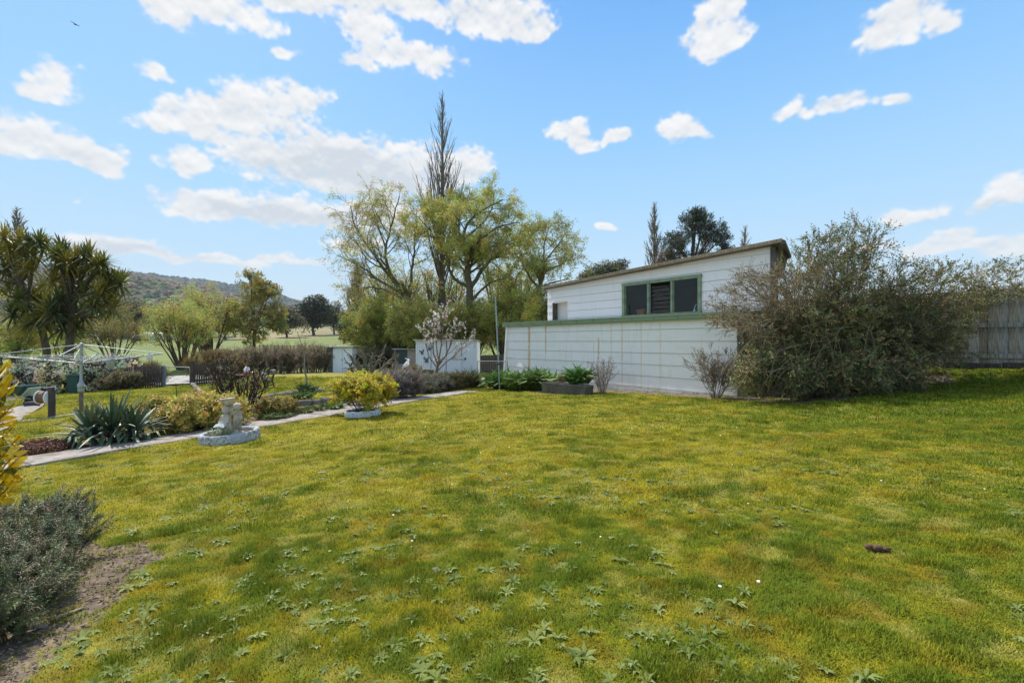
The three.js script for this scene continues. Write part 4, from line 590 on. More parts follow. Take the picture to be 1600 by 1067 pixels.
clumped('gum_tree', 'small brown leaved treetop beside the bare poplar over the shed roof', 1040, 78, [[1040, 402, 9], [1052, 396, 9], [1034, 412, 8]], 123, { r: 0.3, cols: [[0.1, 0.075, 0.045], [0.17, 0.13, 0.08], [0.09, 0.08, 0.04]], size: 0.7, density: 50 });
clumped('wattle_tree', 'golden green wattle tree standing in the paddock behind the gate', 396, 58, [[400, 440, 17], [388, 460, 18], [415, 462, 18], [372, 482, 16], [398, 485, 20], [425, 487, 14], [380, 508, 18], [410, 512, 18], [366, 500, 13], [428, 508, 12], [395, 530, 14, 0.5], [406, 450, 12]], 124, { r: 0.22, spray: SP.round, cols: C.wattle, size: 2.0, density: 95, fork: 1.4, patch: 0.5 });
clumped('gum_tree', 'dark evergreen paddock tree at the foot of the hill', 490, 190, [[478, 488, 12], [492, 482, 14], [505, 492, 11], [486, 500, 12], [500, 476, 8]], 125, { r: 0.6, cols: C.dark, size: 2.4, density: 90 });
clumped('gum_tree', 'greyish gum tree standing right of the dark paddock tree', 522, 200, [[515, 492, 9], [526, 488, 10], [532, 500, 9], [520, 503, 8]], 126, { r: 0.4, cols: lumen(C.gum, 0.8), size: 2.2, density: 55 });
clumped('gum_tree', 'brownish round tree half behind the wattle', 448, 170, [[440, 498, 11], [455, 496, 11], [446, 505, 12], [465, 505, 9]], 127, { r: 0.4, cols: [[0.09, 0.08, 0.04], [0.17, 0.14, 0.07], [0.06, 0.07, 0.03]], size: 2, density: 60 });
clumped('bushy_tree', 'dark leafy tree left of the willows behind the small tool store', 556, 48, [[548, 500, 15], [562, 492, 16], [556, 515, 17], [540, 520, 12], [570, 512, 14]], 128, { r: 0.2, spray: SP.round, cols: [[0.04, 0.055, 0.02], [0.1, 0.11, 0.035], [0.15, 0.14, 0.04]], size: 1.7, density: 110 });
[[205, 165, 478, 'farthest left of the far paddock trees, behind the golden willow scrub'], [330, 180, 480, 'far paddock tree showing beyond the tall willow scrub'], [352, 160, 488, 'low far paddock tree beside the wattle trunk'], [150, 175, 482, 'far paddock tree seen right of the cabbage trees']].forEach(([px, d, py, lab], k) => clumped('gum_tree', 'olive ' + lab, px, d, [[px - 14, py + 14, 12], [px, py + 4, 14], [px + 14, py + 12, 12], [px + 4, py + 20, 12]], 130 + k, { r: 0.4, cols: C.gum, size: 2, density: 60 }));
// ---- willow scrub: many stems from the ground, pale leaf ----
function scrub(name, lab, px, d, hPx, wPx, seed, o = {}) {
  const R = rng(seed), b = o.base ?? under(px, d); const t = thing(name, lab, o.cat ?? 'shrub', b, o.group), out = newOut(); if (o.base) d = -b.z; const h = hPx / FOCAL * d, w = wPx / FOCAL * d / 2;
  const c = { seg: [h / 7, h / 12, h / 20], wander: [o.wander ?? 0.25, 0.35, 0.4], lift: [o.lift ?? 0.05, 0.04, 0], kids: [(o.kids ?? 9) / h, (o.kids2 ?? 8) / h, 0], angle: [0.6, 0.6, 0.5], ratio: [0.42, 0.5, 0.5], rr: 0.5, min: (o.min ?? 0.1) * h / 60, sides: [5, 3, 3], from: [o.bare ?? 0.25, 0.15, 0.1], floor: [0.12 * h, 0.08 * h, 0], most: [0.4 * h, 0.22 * h, 1], leafFrom: o.leafFrom ?? 1, leaves: [0, (o.leaves ?? 14) / h, (o.leaves ?? 14) / h], trunkLevels: 0 };
  for (let k = 0; k < (o.stems ?? 12); k++) { const a = R() * 6.283, s = Math.sqrt(R()), out2 = s * w / h * (o.splay ?? 1.1), dir = V(Math.cos(a) * out2, 1, Math.sin(a) * out2).normalize(); grow(c, out, V(Math.cos(a) * s * w * (o.foot ?? 0.15), -0.05, Math.sin(a) * s * w * (o.foot ?? 0.15)), dir, h * (0.75 + 0.3 * R()) / Math.max(0.6, dir.y) * (1 - 0.22 * s), (o.r ?? 0.012) * h, 0, R); }
  finish(t, out, o.bark ?? M.bark, o.bark ?? M.bark); if (o.cols) crown(t, 'crown', o.spray ?? SP.willowBig, o.leaf ?? M.leaf, out.tips, { cols: o.cols, size: o.size ?? 1, keep: o.keep ?? 1, loose: o.loose ?? 0.9, patch: o.patch ?? 0.5, droop: o.droop ?? 0, odd: o.odd }, R); return [t, out, R];
}
scrub('willow_scrub', 'pale yellow green willow scrub behind the gate', 285, 44, 104, 100, 141, { cols: C.willow, stems: 26, size: 0.95, group: 'willow scrub beyond the fence', keep: 0.6, bare: 0.42 });
scrub('willow_scrub', 'taller pale willow scrub between the gate and the wattle', 325, 55, 112, 76, 142, { cols: C.willow, stems: 20, size: 1.0, keep: 0.65, bare: 0.35, group: 'willow scrub beyond the fence' });
scrub('willow_scrub', 'golden willow scrub right of the cabbage trees', 178, 48, 82, 90, 143, { cols: [[0.2, 0.18, 0.05], [0.3, 0.26, 0.08]], stems: 16, size: 1, keep: 0.5, bare: 0.4, group: 'willow scrub beyond the fence' });
scrub('willow_scrub', 'olive willow scrub at the far left edge of the picture', 14, 40, 110, 100, 144, { cols: C.wbush, stems: 16, size: 1.0, keep: 0.7, group: 'willow scrub beyond the fence' });
scrub('willow_scrub', 'low willow scrub between the cabbage tree trunks', 95, 46, 74, 90, 145, { cols: C.wbush, stems: 12, size: 0.9, keep: 0.5, group: 'willow scrub beyond the fence' });
scrub('willow_scrub', 'tall pale willow growth below the bare limbed willow', 612, 46, 165, 110, 146, { cols: C.willow, stems: 22, size: 1, keep: 0.6, bare: 0.3, group: 'willow scrub beyond the fence' });
scrub('willow_scrub', 'tall yellow green willow growth round the poplar trunk', 690, 47, 175, 110, 147, { cols: C.willow, stems: 24, size: 1, keep: 0.6, bare: 0.25, group: 'willow scrub beyond the fence' });
scrub('willow_scrub', 'tall willow growth filling the gap left of the shed', 790, 45, 170, 110, 148, { cols: C.willow, stems: 24, size: 1, keep: 0.7, bare: 0.25, group: 'willow scrub beyond the fence' });
scrub('leafy_bush', 'bright green bushy undergrowth left of the white shed', 592, 40, 92, 96, 151, { cols: C.wbush, stems: 22, kids: 12, leaves: 22, size: 0.9, group: 'leafy undergrowth below the willows' });
scrub('leafy_bush', 'olive undergrowth directly behind the white shed', 660, 37, 98, 112, 152, { cols: [[0.19, 0.2, 0.04], [0.35, 0.34, 0.07], [0.4, 0.35, 0.08]], stems: 24, kids: 12, leaves: 22, size: 0.9, group: 'leafy undergrowth below the willows' });
scrub('leafy_bush', 'shady undergrowth at the foot of the spreading willow', 735, 39, 100, 100, 153, { cols: [[0.14, 0.15, 0.03], [0.3, 0.29, 0.06], [0.36, 0.33, 0.07]], stems: 20, kids: 12, leaves: 20, size: 0.9, group: 'leafy undergrowth below the willows' });
scrub('leafy_bush', 'yellow green undergrowth right of the leaning pole', 806, 36, 116, 92, 154, { cols: C.wbush, stems: 20, kids: 12, leaves: 20, size: 0.9, group: 'leafy undergrowth below the willows' });
scrub('leafy_bush', 'undergrowth at the left corner of the upper shed wall', 860, 40, 104, 80, 155, { cols: [[0.1, 0.115, 0.03], [0.21, 0.2, 0.05], [0.3, 0.26, 0.05]], stems: 18, kids: 12, leaves: 20, size: 0.9, group: 'leafy undergrowth below the willows' });
scrub('fern_clump', 'brown and gold tree fern clump behind the fence by the gate', 352, 33, 44, 70, 156, { cols: [[0.12, 0.075, 0.025], [0.2, 0.14, 0.03], [0.22, 0.19, 0.03]], stems: 26, lift: -0.06, splay: 1.5, kids: 8, leaves: 26, size: 0.55, bark: M.darkBark });
scrub('fern_clump', 'dark shady fern and ivy mass beside the tool store', 588, 37, 36, 64, 157, { cols: [[0.035, 0.045, 0.015], [0.1, 0.09, 0.03]], stems: 20, lift: -0.05, splay: 1.4, leaves: 26, size: 0.5, bark: M.darkBark });
scrub('fern_clump', 'dark brown bracken below the cabbage trees', 182, 31, 42, 70, 158, { cols: [[0.06, 0.05, 0.02], [0.14, 0.1, 0.035]], stems: 34, lift: -0.05, splay: 1.5, leaves: 20, size: 0.5, bark: M.darkBark, foot: 0.5 });
// bramble hedge along the back of the lower lawn
for (const [px, w, d, lab, s] of [[425, 70, 34, 'leafless brown bramble hedge behind the garden bench', 161], [480, 74, 35, 'leafless brown bramble hedge left of the tool store', 162], [370, 60, 33, 'dark bramble hedge behind the bare rose bush', 163]]) scrub('bramble_hedge', lab, px, d, 42, w, s, { cols: [[0.15, 0.11, 0.07], [0.25, 0.19, 0.12], [0.16, 0.16, 0.05]], bare: 0.05, stems: 80, foot: 0.9, splay: 0.5, kids: 10, kids2: 8, leaves: 5, size: 0.35, min: 0.35, bark: M.greyBark, cat: 'hedge', group: 'bramble hedge along the lower lawn' });
// ---- cabbage trees ----
{
  const blade = (R) => { const g = new Geo(); for (let k = 0; k < 64; k++) { const a = k * 2.4, tilt = 0.15 + 2.1 * Math.pow(k / 64, 1.0), d = V(Math.cos(a) * Math.sin(tilt), Math.cos(tilt), Math.sin(a) * Math.sin(tilt)), side = V(-Math.sin(a), 0, Math.cos(a)), L = 0.82 * (0.8 + 0.4 * R()), w = 0.042; const p = [0, 0.4, 0.75, 1].map((t) => V().copy(d).multiplyScalar(L * t).add(V(0, -0.3 * L * t * t * Math.sin(Math.min(1.5, tilt)), 0))), n = V().crossVectors(side, d).normalize(), ww = [w * 0.7, w, w * 0.75, 0.002], id = p.map((q, i) => [g.vert(q.x - side.x * ww[i], q.y, q.z - side.z * ww[i], n.x, n.y, n.z, 0, i), g.vert(q.x + side.x * ww[i], q.y, q.z + side.z * ww[i], n.x, n.y, n.z, 1, i)]); for (let i = 0; i < 3; i++) g.i.push(id[i][0], id[i][1], id[i + 1][0], id[i][1], id[i + 1][1], id[i + 1][0]); } return g.build(); };
  const R0 = rng(170), heads = [0, 1, 2].map(() => blade(R0)), mats = [[0.16, 0.18, 0.03], [0.27, 0.245, 0.035], [0.09, 0.12, 0.035], [0.36, 0.3, 0.04]].map((c, k) => leafMat('cabbage' + k, c, 0.35, { roughness: 0.6 }));
  const tree = (lab, px, d, trunk, hs, seed) => {
    const R = rng(seed), b = under(px, d), t = thing('cabbage_tree', lab, 'tree', b, 'cabbage trees'), out = new Geo(), pt = ([x, y, z]) => at(x, y, d + (z ?? 0)).sub(b), T = trunk.map(pt);
    out.tube([V(T[0].x, -0.2, 0), ...T], [0.25, ...T.map((_, i) => mix(0.22, 0.13, i / T.length))], 8); const fork = T[T.length - 1];
    hs.forEach(([x, y, s]) => { const z = (R() - 0.5) * 2.4, e = pt([x, y, z]), j = T[Math.floor(R() * T.length * 0.6 + T.length * 0.4)] ?? fork, m = V().copy(j).lerp(e, 0.55); m.y -= 0.35; m.x += (R() - 0.5) * 0.3; out.tube([j, m, V().copy(e).lerp(m, 0.4), e], [0.1, 0.075, 0.06, 0.05], 6); const h = part(t, 'leaf_head', heads[Math.floor(R() * 3)], mats[Math.floor(R() * 4)]); h.position.copy(e); h.rotation.set((R() - 0.5) * 0.6, R() * 6.3, (R() - 0.5) * 0.6); h.scale.setScalar((s ?? 1) * (1.05 + 0.35 * R()) * (y > 470 ? 1.15 : 1)); });
    part(t, 'trunk', out.build(), M.bark);
  };
  tree('left of the two many headed cabbage trees', 70, 32, [[72, 548], [66, 520], [55, 490], [42, 465], [32, 440], [28, 418]], [[-30, 395], [-12, 380], [5, 372], [-4, 400], [18, 388], [30, 378], [44, 380], [38, 398], [22, 408], [8, 420], [60, 378], [70, 384], [52, 400], [-20, 425], [12, 450, 0.9], [-8, 446], [26, 468], [48, 470], [36, 490, 1.1], [60, 470, 1.1], [76, 486, 1.2], [58, 500, 1.2], [28, 432], [44, 420], [64, 450], [20, 492, 1.1], [76, 508, 1.1], [40, 512]], 171);
  tree('right of the two many headed cabbage trees', 108, 31, [[108, 550], [109, 520], [112, 494], [110, 465], [108, 440]], [[88, 398], [96, 390], [104, 396], [92, 412], [102, 410], [118, 404], [130, 402], [140, 398], [124, 414], [136, 418], [150, 414], [162, 412], [156, 424], [112, 422], [145, 430], [170, 440], [180, 436], [186, 444], [164, 452], [150, 462], [166, 474], [176, 482], [148, 480], [132, 458], [96, 446], [82, 440], [92, 470, 1.1], [84, 490, 1.2], [100, 490, 1.1], [128, 492], [120, 510], [98, 512, 1.1]], 172);
}
// ---- the sprawling shrub beside the shed: arching stems, twiggy on the left, small leaves ----
{
  const R = rng(181), b = gp(1270, 618), t = thing('cotoneaster_shrub', 'huge sprawling small leaved shrub leaning over the right end of the weatherboard shed', 'shrub', b), out = newOut(), dry = newOut(), D0 = -b.z;
  const P = (px, py, dz = 0) => at(px, py, D0 + dz).sub(b);
  const leafy = { seg: [0.35, 0.22, 0.14], wander: [0.2, 0.34, 0.4], lift: [0, 0.015, 0.01], kids: [5.0, 6.5], angle: [0.55, 0.7], ratio: [0.2, 0.4], rr: 0.5, min: 0.0032, sides: [6, 3, 3], from: [0.2, 0.12], floor: [0.2, 0.1], most: [0.55, 0.24], leafFrom: 1, leaves: [0, 6, 9], trunkLevels: 0 };
  const twiggy = { ...leafy, kids: [8, 9], angle: [0.5, 0.6], floor: [0.25, 0.12], most: [0.6, 0.28], leaves: [0, 1.2, 1.6], lift: [0, 0.02, 0.02], min: 0.0042 };
  const stem = (c, o, pts, r) => { const w = pts.map((p) => P(...p)), cv = new THREE.CatmullRomCurve3(w), L = cv.getLength(), k = Math.max(5, Math.round(L / 0.3)), q = cv.getPoints(k); q.forEach((v, i) => { if (i) { v.x += (R() - 0.5) * 0.07; v.y += (R() - 0.5) * 0.07; v.z += (R() - 0.5) * 0.07; } }); const rad = q.map((_, i) => mix(r, 0.006, Math.pow(i / k, 0.8))); o.trunk.tube(q, rad, 6); sprout(c, o, q, rad, L, 0, R, 0.22); };
  // dry twiggy mass towards the shed roof
  const dryEnds = [[1116, 486], [1124, 470], [1120, 496], [1138, 452], [1150, 438], [1142, 476], [1165, 428], [1180, 422], [1160, 460], [1185, 440], [1205, 430], [1218, 424], [1200, 462], [1225, 450], [1150, 492], [1175, 488], [1240, 436], [1250, 458], [1132, 502], [1210, 482], [1235, 420], [1262, 442], [1275, 430], [1290, 450], [1310, 440], [1300, 470], [1330, 462], [1270, 480], [1350, 470], [1240, 500], [1190, 508], [1215, 520], [1280, 510], [1320, 500]];
  dryEnds.forEach(([x, y]) => { const z = (R() - 0.75) * 1.7, bx = 1235 + 70 * R(); stem(twiggy, dry, [[bx, 612, (R() - 0.5) * 0.8], [bx - 6, 560, z * 0.4], [mix(bx, x, 0.35), mix(y, 510, 0.6), z * 0.7], [mix(bx, x, 0.75), y + 12, z], [x, y + 6, z]], 0.026); });
  // upper sprays against the sky, then long low arms to the right
  const arms = [[1252, 392], [1270, 378], [1292, 368], [1312, 372], [1336, 370], [1356, 376], [1370, 384], [1300, 390], [1325, 398], [1280, 404], [1262, 410], [1345, 412], [1318, 420], [1392, 428], [1412, 418], [1436, 420], [1452, 426], [1385, 440], [1425, 440], [1462, 446], [1484, 420], [1500, 428], [1478, 442], [1522, 426], [1545, 420], [1568, 428], [1592, 424], [1612, 432], [1552, 444], [1585, 452], [1525, 452]];
  arms.forEach(([x, y]) => { const z = (R() - 0.5) * 1.8, bx = clamp(mix(1270, x, 0.42) + (R() - 0.5) * 60, 1240, 1390), far = x > 1380; stem(far ? { ...leafy, kids: [4.2, 6], most: [0.45, 0.2] } : leafy, out, [[bx, 612 - (bx - 1250) * 0.03, (R() - 0.5)], [bx + (x - bx) * 0.15, 556, z * 0.3], [mix(bx, x, 0.5), mix(y, far ? 520 : 500, 0.6), z * 0.7], [mix(bx, x, 0.8), y + (far ? 26 : 30), z], [x, y, z]], 0.026); });
  // drooping middle and skirt
  for (let k = 0; k < 120; k++) { const x = 1165 + 345 * Math.pow(R(), 0.9), lo = x < 1210 ? 525 : x < 1400 ? 462 : 474, y = mix(lo, x > 1430 ? 575 : 606, Math.pow(R(), 0.8)), z = -1.2 + 2.0 * R(), bx = clamp(mix(1290, x, 0.5) + (R() - 0.5) * 60, 1210, 1400); stem(leafy, out, [[bx, 612, (R() - 0.5) * 0.8], [mix(bx, x, 0.3), mix(y, 540, 0.6), z * 0.4], [mix(bx, x, 0.7), y - 18, z * 0.8], [x, y, z]], 0.02); }
  const skirt = { ...leafy, kids: [7, 7.5], leaves: [0, 9, 12] }; for (let k = 0; k < 90; k++) { const x = 1160 + 285 * R(), z = -1.4 + 1.0 * R(), bx = mix(1290, x, 0.75); stem(skirt, out, [[bx, 610, z * 0.3], [mix(bx, x, 0.5), 560 + 20 * R(), z * 0.7], [x, 582 + 26 * R(), z]], 0.014); }
  // bare grey arching canes showing through the front
  for (let k = 0; k < 20; k++) { const x = 1200 + 260 * R(), z = -1.7 + 0.6 * R(), y = 470 + 120 * R(), bx = x - (R() - 0.35) * 110; const q = [[bx, y + 50 + 40 * R(), z + 0.3], [mix(bx, x, 0.5), y + 8, z - 0.1], [x, y, z], [x + (R() - 0.3) * 90, y + (R() - 0.6) * 30, z]].map((p) => P(p[0], Math.min(p[1], 612), p[2])); dry.trunk.tube(new THREE.CatmullRomCurve3(q).getPoints(14), Array.from({ length: 15 }, (_, i) => mix(0.008, 0.003, i / 14)), 5); }
  part(t, 'stems', out.trunk.build(), M.greyBark); part(t, 'dry_stems', dry.trunk.build(), mat('dryStem', [0.3, 0.235, 0.165], { map: TX.bark, roughness: 0.95 }));
  const tw = part(t, 'twigs', out.twig.build(), mat('twigBrown', [0.26, 0.2, 0.135], { roughness: 0.95 })), dw = part(t, 'dry_twigs', dry.twig.build(), mat('dryTwig', [0.34, 0.26, 0.17], { roughness: 0.95 })); tw.userData.kind = dw.userData.kind = 'stuff';
  crown(t, 'foliage', SP.tiny, M.waxLeaf, out.tips, { cols: [[0.09, 0.1, 0.036], [0.2, 0.185, 0.066], [0.33, 0.255, 0.11]], size: 1.35, loose: 0.9, patch: 0.9, odd: 0.2 }, R);
  crown(t, 'sparse_foliage', SP.tiny, M.waxLeaf, dry.tips, { cols: [[0.12, 0.1, 0.045], [0.19, 0.155, 0.07]], size: 0.9, loose: 0.9, keep: 0.6 }, R);
}

// ================= THE GARDEN =================
// soft bodies: a field of tapered capsules meshed at once
function figure(bones, half, res, k = 0.03) {   // bones: [a, b, ra, rb]; the box is +-half round the origin
  const mc = new MarchingCubes(res, M.stone, false, false, 60000); mc.isolation = 0; const s = mc.size, hs = s / 2, p = V();
  for (let z = 0; z < s; z++) for (let y = 0; y < s; y++) for (let x = 0; x < s; x++) {
    p.set((x - hs) / hs * half, (y - hs) / hs * half, (z - hs) / hs * half); let d = 1e3;
    for (const [a, b, ra, rb] of bones) { const ab = V().subVectors(b, a), t = clamp(V().subVectors(p, a).dot(ab) / Math.max(1e-9, ab.lengthSq())), q = p.distanceTo(V().copy(a).addScaledVector(ab, t)) - mix(ra, rb, t); const h = clamp(0.5 + 0.5 * (d - q) / k); d = mix(d, q, h) - k * h * (1 - h); }
    mc.field[x + y * s + z * s * s] = -d;
  }
  mc.update(); const n = mc.count, g = new THREE.BufferGeometry(), pos = new Float32Array(n * 3), nor = new Float32Array(n * 3), uv = new Float32Array(n * 2);
  for (let i = 0; i < n * 3; i++) { pos[i] = mc.positionArray[i] * half; nor[i] = mc.normalArray[i]; } for (let i = 0; i < n; i++) { uv[i * 2] = pos[i * 3] + pos[i * 3 + 2]; uv[i * 2 + 1] = pos[i * 3 + 1]; }
  g.setAttribute('position', new THREE.BufferAttribute(pos, 3)); g.setAttribute('normal', new THREE.BufferAttribute(nor, 3)); g.setAttribute('uv', new THREE.BufferAttribute(uv, 2)); return g;
}
const level = (p) => V(p.x, 0, p.z);
// ---- rotary clothesline ----
{
  const b = gp(126, 643), g = thing('rotary_clothesline', 'old galvanised rotary clothesline on the lower lawn', 'clothesline', b), hub = 1.5, top = 2.09, tips = [[1.83, -1.0], [-1.0, -1.83], [-1.83, 1.0], [1.0, 1.83]].map(([x, z]) => V(x, hub + 0.28, z));
  part(g, 'lower_post', rod([V(0, -0.2, 0), V(0, 0.62, 0)], 0.055, 12), mat('rustyPost', [0.2, 0.15, 0.13], { map: TX.mottle, roughness: 0.8 }));
  part(g, 'winding_gear', moved(lathe([[0.05, 0], [0.085, 0.03], [0.09, 0.1], [0.075, 0.13], [0.1, 0.16], [0.1, 0.24], [0.06, 0.31], [0.045, 0.4]], 18), 0, 0.6, 0), M.galvanised);
  part(g, 'crank', rod([V(0.08, 0.8, 0.02), V(0.2, 0.8, 0.04), V(0.22, 0.68, 0.05), V(0.3, 0.67, 0.05)], 0.012, 6), M.galvanised);
  part(g, 'mast', rod([V(0, 0.9, 0), V(0, top + 0.03, 0)], 0.04, 12), M.galvanised); part(g, 'mast_cap', moved(lathe([[0, 0.06], [0.05, 0.04], [0.06, 0], [0.05, -0.05]], 12), 0, top, 0), M.galvanised);
  for (const t of tips) { part(g, 'arm', rod([V(0, hub, 0), t], 0.02, 8), M.galvanised); part(g, 'stay', rod([V(0, top, 0), t], 0.014, 6), M.galvanised); const m = V().copy(t).multiplyScalar(0.4); m.y = mix(hub, t.y, 0.4); part(g, 'brace', rod([V(0, top - 0.05, 0), m], 0.007, 5), M.galvanised); }
  for (const f of [1, 0.84, 0.68, 0.52]) for (let k = 0; k < 4; k++) { const a = tips[k], c = tips[(k + 1) % 4], q = (t) => V(t.x * f, mix(hub, t.y, f), t.z * f), A = q(a), B = q(c), mid = V().copy(A).lerp(B, 0.5); mid.y -= 0.035; part(g, 'line', rod([A, mid, B], 0.004, 4), M.galvanised); }
  const R = rng(201), pegs = [[0.75, 0.55, 0.5], [0.2, 0.5, 0.52], [0.65, 0.66, 0.65], [0.15, 0.35, 0.45], [0.6, 0.6, 0.62]].map((c, k) => mat('peg' + k, c, { roughness: 0.5 })), pgeo = block(0.012, 0.075, 0.014, 0.003);
  for (let k = 0; k < 22; k++) { const e = [2, 3, 0][k % 3], f = [1, 0.84, 0.68][Math.floor(R() * 3)], a = tips[e], c = tips[(e + 1) % 4], t = 0.1 + 0.8 * R(), w = V().copy(a).lerp(c, t).multiplyScalar(f); w.y = mix(hub, a.y, f) - 0.03 * Math.sin(Math.PI * t); const m = part(g, 'peg', pgeo, pegs[k % 5]); m.position.copy(w); m.rotation.y = R() * 6; }
  const bag = (px, py, d, s, lab, col) => { const p = at(px, py, d), o = thing('peg_bag', lab, 'bag', p, 'peg bags on the clothesline'); const m = mat('bag' + px, col, { roughness: 0.9, map: TX.mottle }); part(o, 'pouch', lathe([[0, -s], [s * 0.32, -s * 0.96], [s * 0.42, -s * 0.6], [s * 0.36, -s * 0.25], [s * 0.3, -s * 0.05], [s * 0.33, 0]], 14), m); part(o, 'hook', rod([V(0, -0.02, 0), V(0, s * 0.4, 0), V(0.02, s * 0.55, 0), V(0.04, s * 0.42, 0)], 0.006, 5), M.galvanised); };
  bag(172, 562, 15.4, 0.27, 'larger pale mesh peg bag hanging from the clothesline', [0.36, 0.38, 0.33]); bag(233, 554, 16, 0.2, 'small white peg bag near the tip of the clothesline arm', [0.8, 0.82, 0.84]);
}
// ---- hose reel on its post ----
{
  const b = gp(80, 652), g = thing('hose_reel', 'old wooden hose reel mounted on a dark timber post', 'hose reel', b), S = 0.77;
  part(g, 'post', moved(block(0.13, 0.95, 0.13, 0.012), 0, 0.4, 0), M.darkWood);
  const dr = part(g, 'drum', moved(rod([V(-0.3, 0, 0), V(-0.03, 0, 0)], 0.17, 20), -0.03, 0.58, 0), mat('hoseCoil', [0.36, 0.19, 0.1], { map: TX.wood, roughness: 0.7 })); for (const x of [-0.34, -0.06]) part(dr, 'flange', moved(rod([V(-0.012, 0, 0), V(0.012, 0, 0)], 0.2, 22), x, 0.58, 0), shedWhite); part(g, 'bracket', moved(block(0.3, 0.05, 0.05, 0.006), -0.1, 0.86, 0), M.galvanised); part(g, 'tap', rod([V(0.03, 0.86, 0.02), V(0.12, 0.9, 0.02), V(0.14, 0.8, 0.03)], 0.02, 8), M.galvanised);
}
// ---- bin ----
{
  const b = gp(117, 615), g = thing('wheelie_bin', 'dark green wheelie bin in front of the white flowering bush', 'bin', b), m = mat('binGreen', [0.018, 0.075, 0.06], { roughness: 0.45 }); g.rotation.y = 0.25;
  part(g, 'body', moved(block(0.55, 0.92, 0.6, 0.03, (sx, sy, sz) => [sy < 0 ? -sx * 0.05 : 0, 0, sy < 0 ? -sz * 0.06 : 0]), 0, 0.5, 0), m); part(g, 'lid', moved(block(0.6, 0.07, 0.68, 0.025, (sx, sy, sz) => [0, sz > 0 ? -0.02 : 0.02, 0]), 0, 1.0, 0.02), m); part(g, 'handle', rod([V(-0.25, 0.97, -0.36), V(0.25, 0.97, -0.36)], 0.02, 8), m); for (const x of [-0.29, 0.29]) part(g, 'wheel', rod([V(x - 0.025, 0.11, -0.25), V(x + 0.025, 0.11, -0.25)], 0.11, 16), M.dark);
}
// ---- wheelbarrow and pot ----
{
  const b = gp(34, 634), g = thing('wheelbarrow', 'dark green wheelbarrow parked on the paving at the far left', 'wheelbarrow', b), m = mat('barrowGreen', [0.02, 0.07, 0.06], { roughness: 0.4 }), pale = mat('barrowPale', [0.36, 0.5, 0.48], { roughness: 0.5 });
  part(g, 'tray', moved(block(1.15, 0.34, 0.66, 0.04, (sx, sy, sz) => [sy < 0 ? -sx * 0.26 : sx > 0 ? 0.1 : 0, sy > 0 && sx > 0 ? 0.1 : 0, sy < 0 ? -sz * 0.12 : 0]), -0.25, 0.58, 0), m);
  part(g, 'tray_front', moved(block(0.05, 0.34, 0.56, 0.01, (sx, sy) => [sy > 0 ? 0.12 : -0.16, 0, 0]), 0.39, 0.56, 0), pale); part(g, 'wheel', rod([V(0.32, 0.2, -0.05), V(0.32, 0.2, 0.05)], 0.2, 18), M.dark); for (const z of [-0.2, 0.2]) { part(g, 'handle', rod([V(0.42, 0.28, z * 0.4), V(-0.3, 0.38, z), V(-1.15, 0.55, z * 1.4)], 0.02, 8), M.galvanised); part(g, 'leg', rod([V(-0.4, 0.4, z), V(-0.55, 0.0, z * 1.2)], 0.016, 6), M.galvanised); }
  const p = gp(49, 638), q = thing('planter_pot', 'low dark blue grey pot beside the wheelbarrow', 'pot', p), pm = mat('potDark', [0.03, 0.045, 0.06], { roughness: 0.6 }); part(q, 'pot', moved(block(0.42, 0.24, 0.34, 0.02, (sx, sy, sz) => [sy < 0 ? -sx * 0.05 : 0, 0, sy < 0 ? -sz * 0.04 : 0]), 0, 0.12, 0), pm); part(q, 'soil', moved(block(0.38, 0.02, 0.3, 0.004), 0, 0.245, 0), M.soil);
}
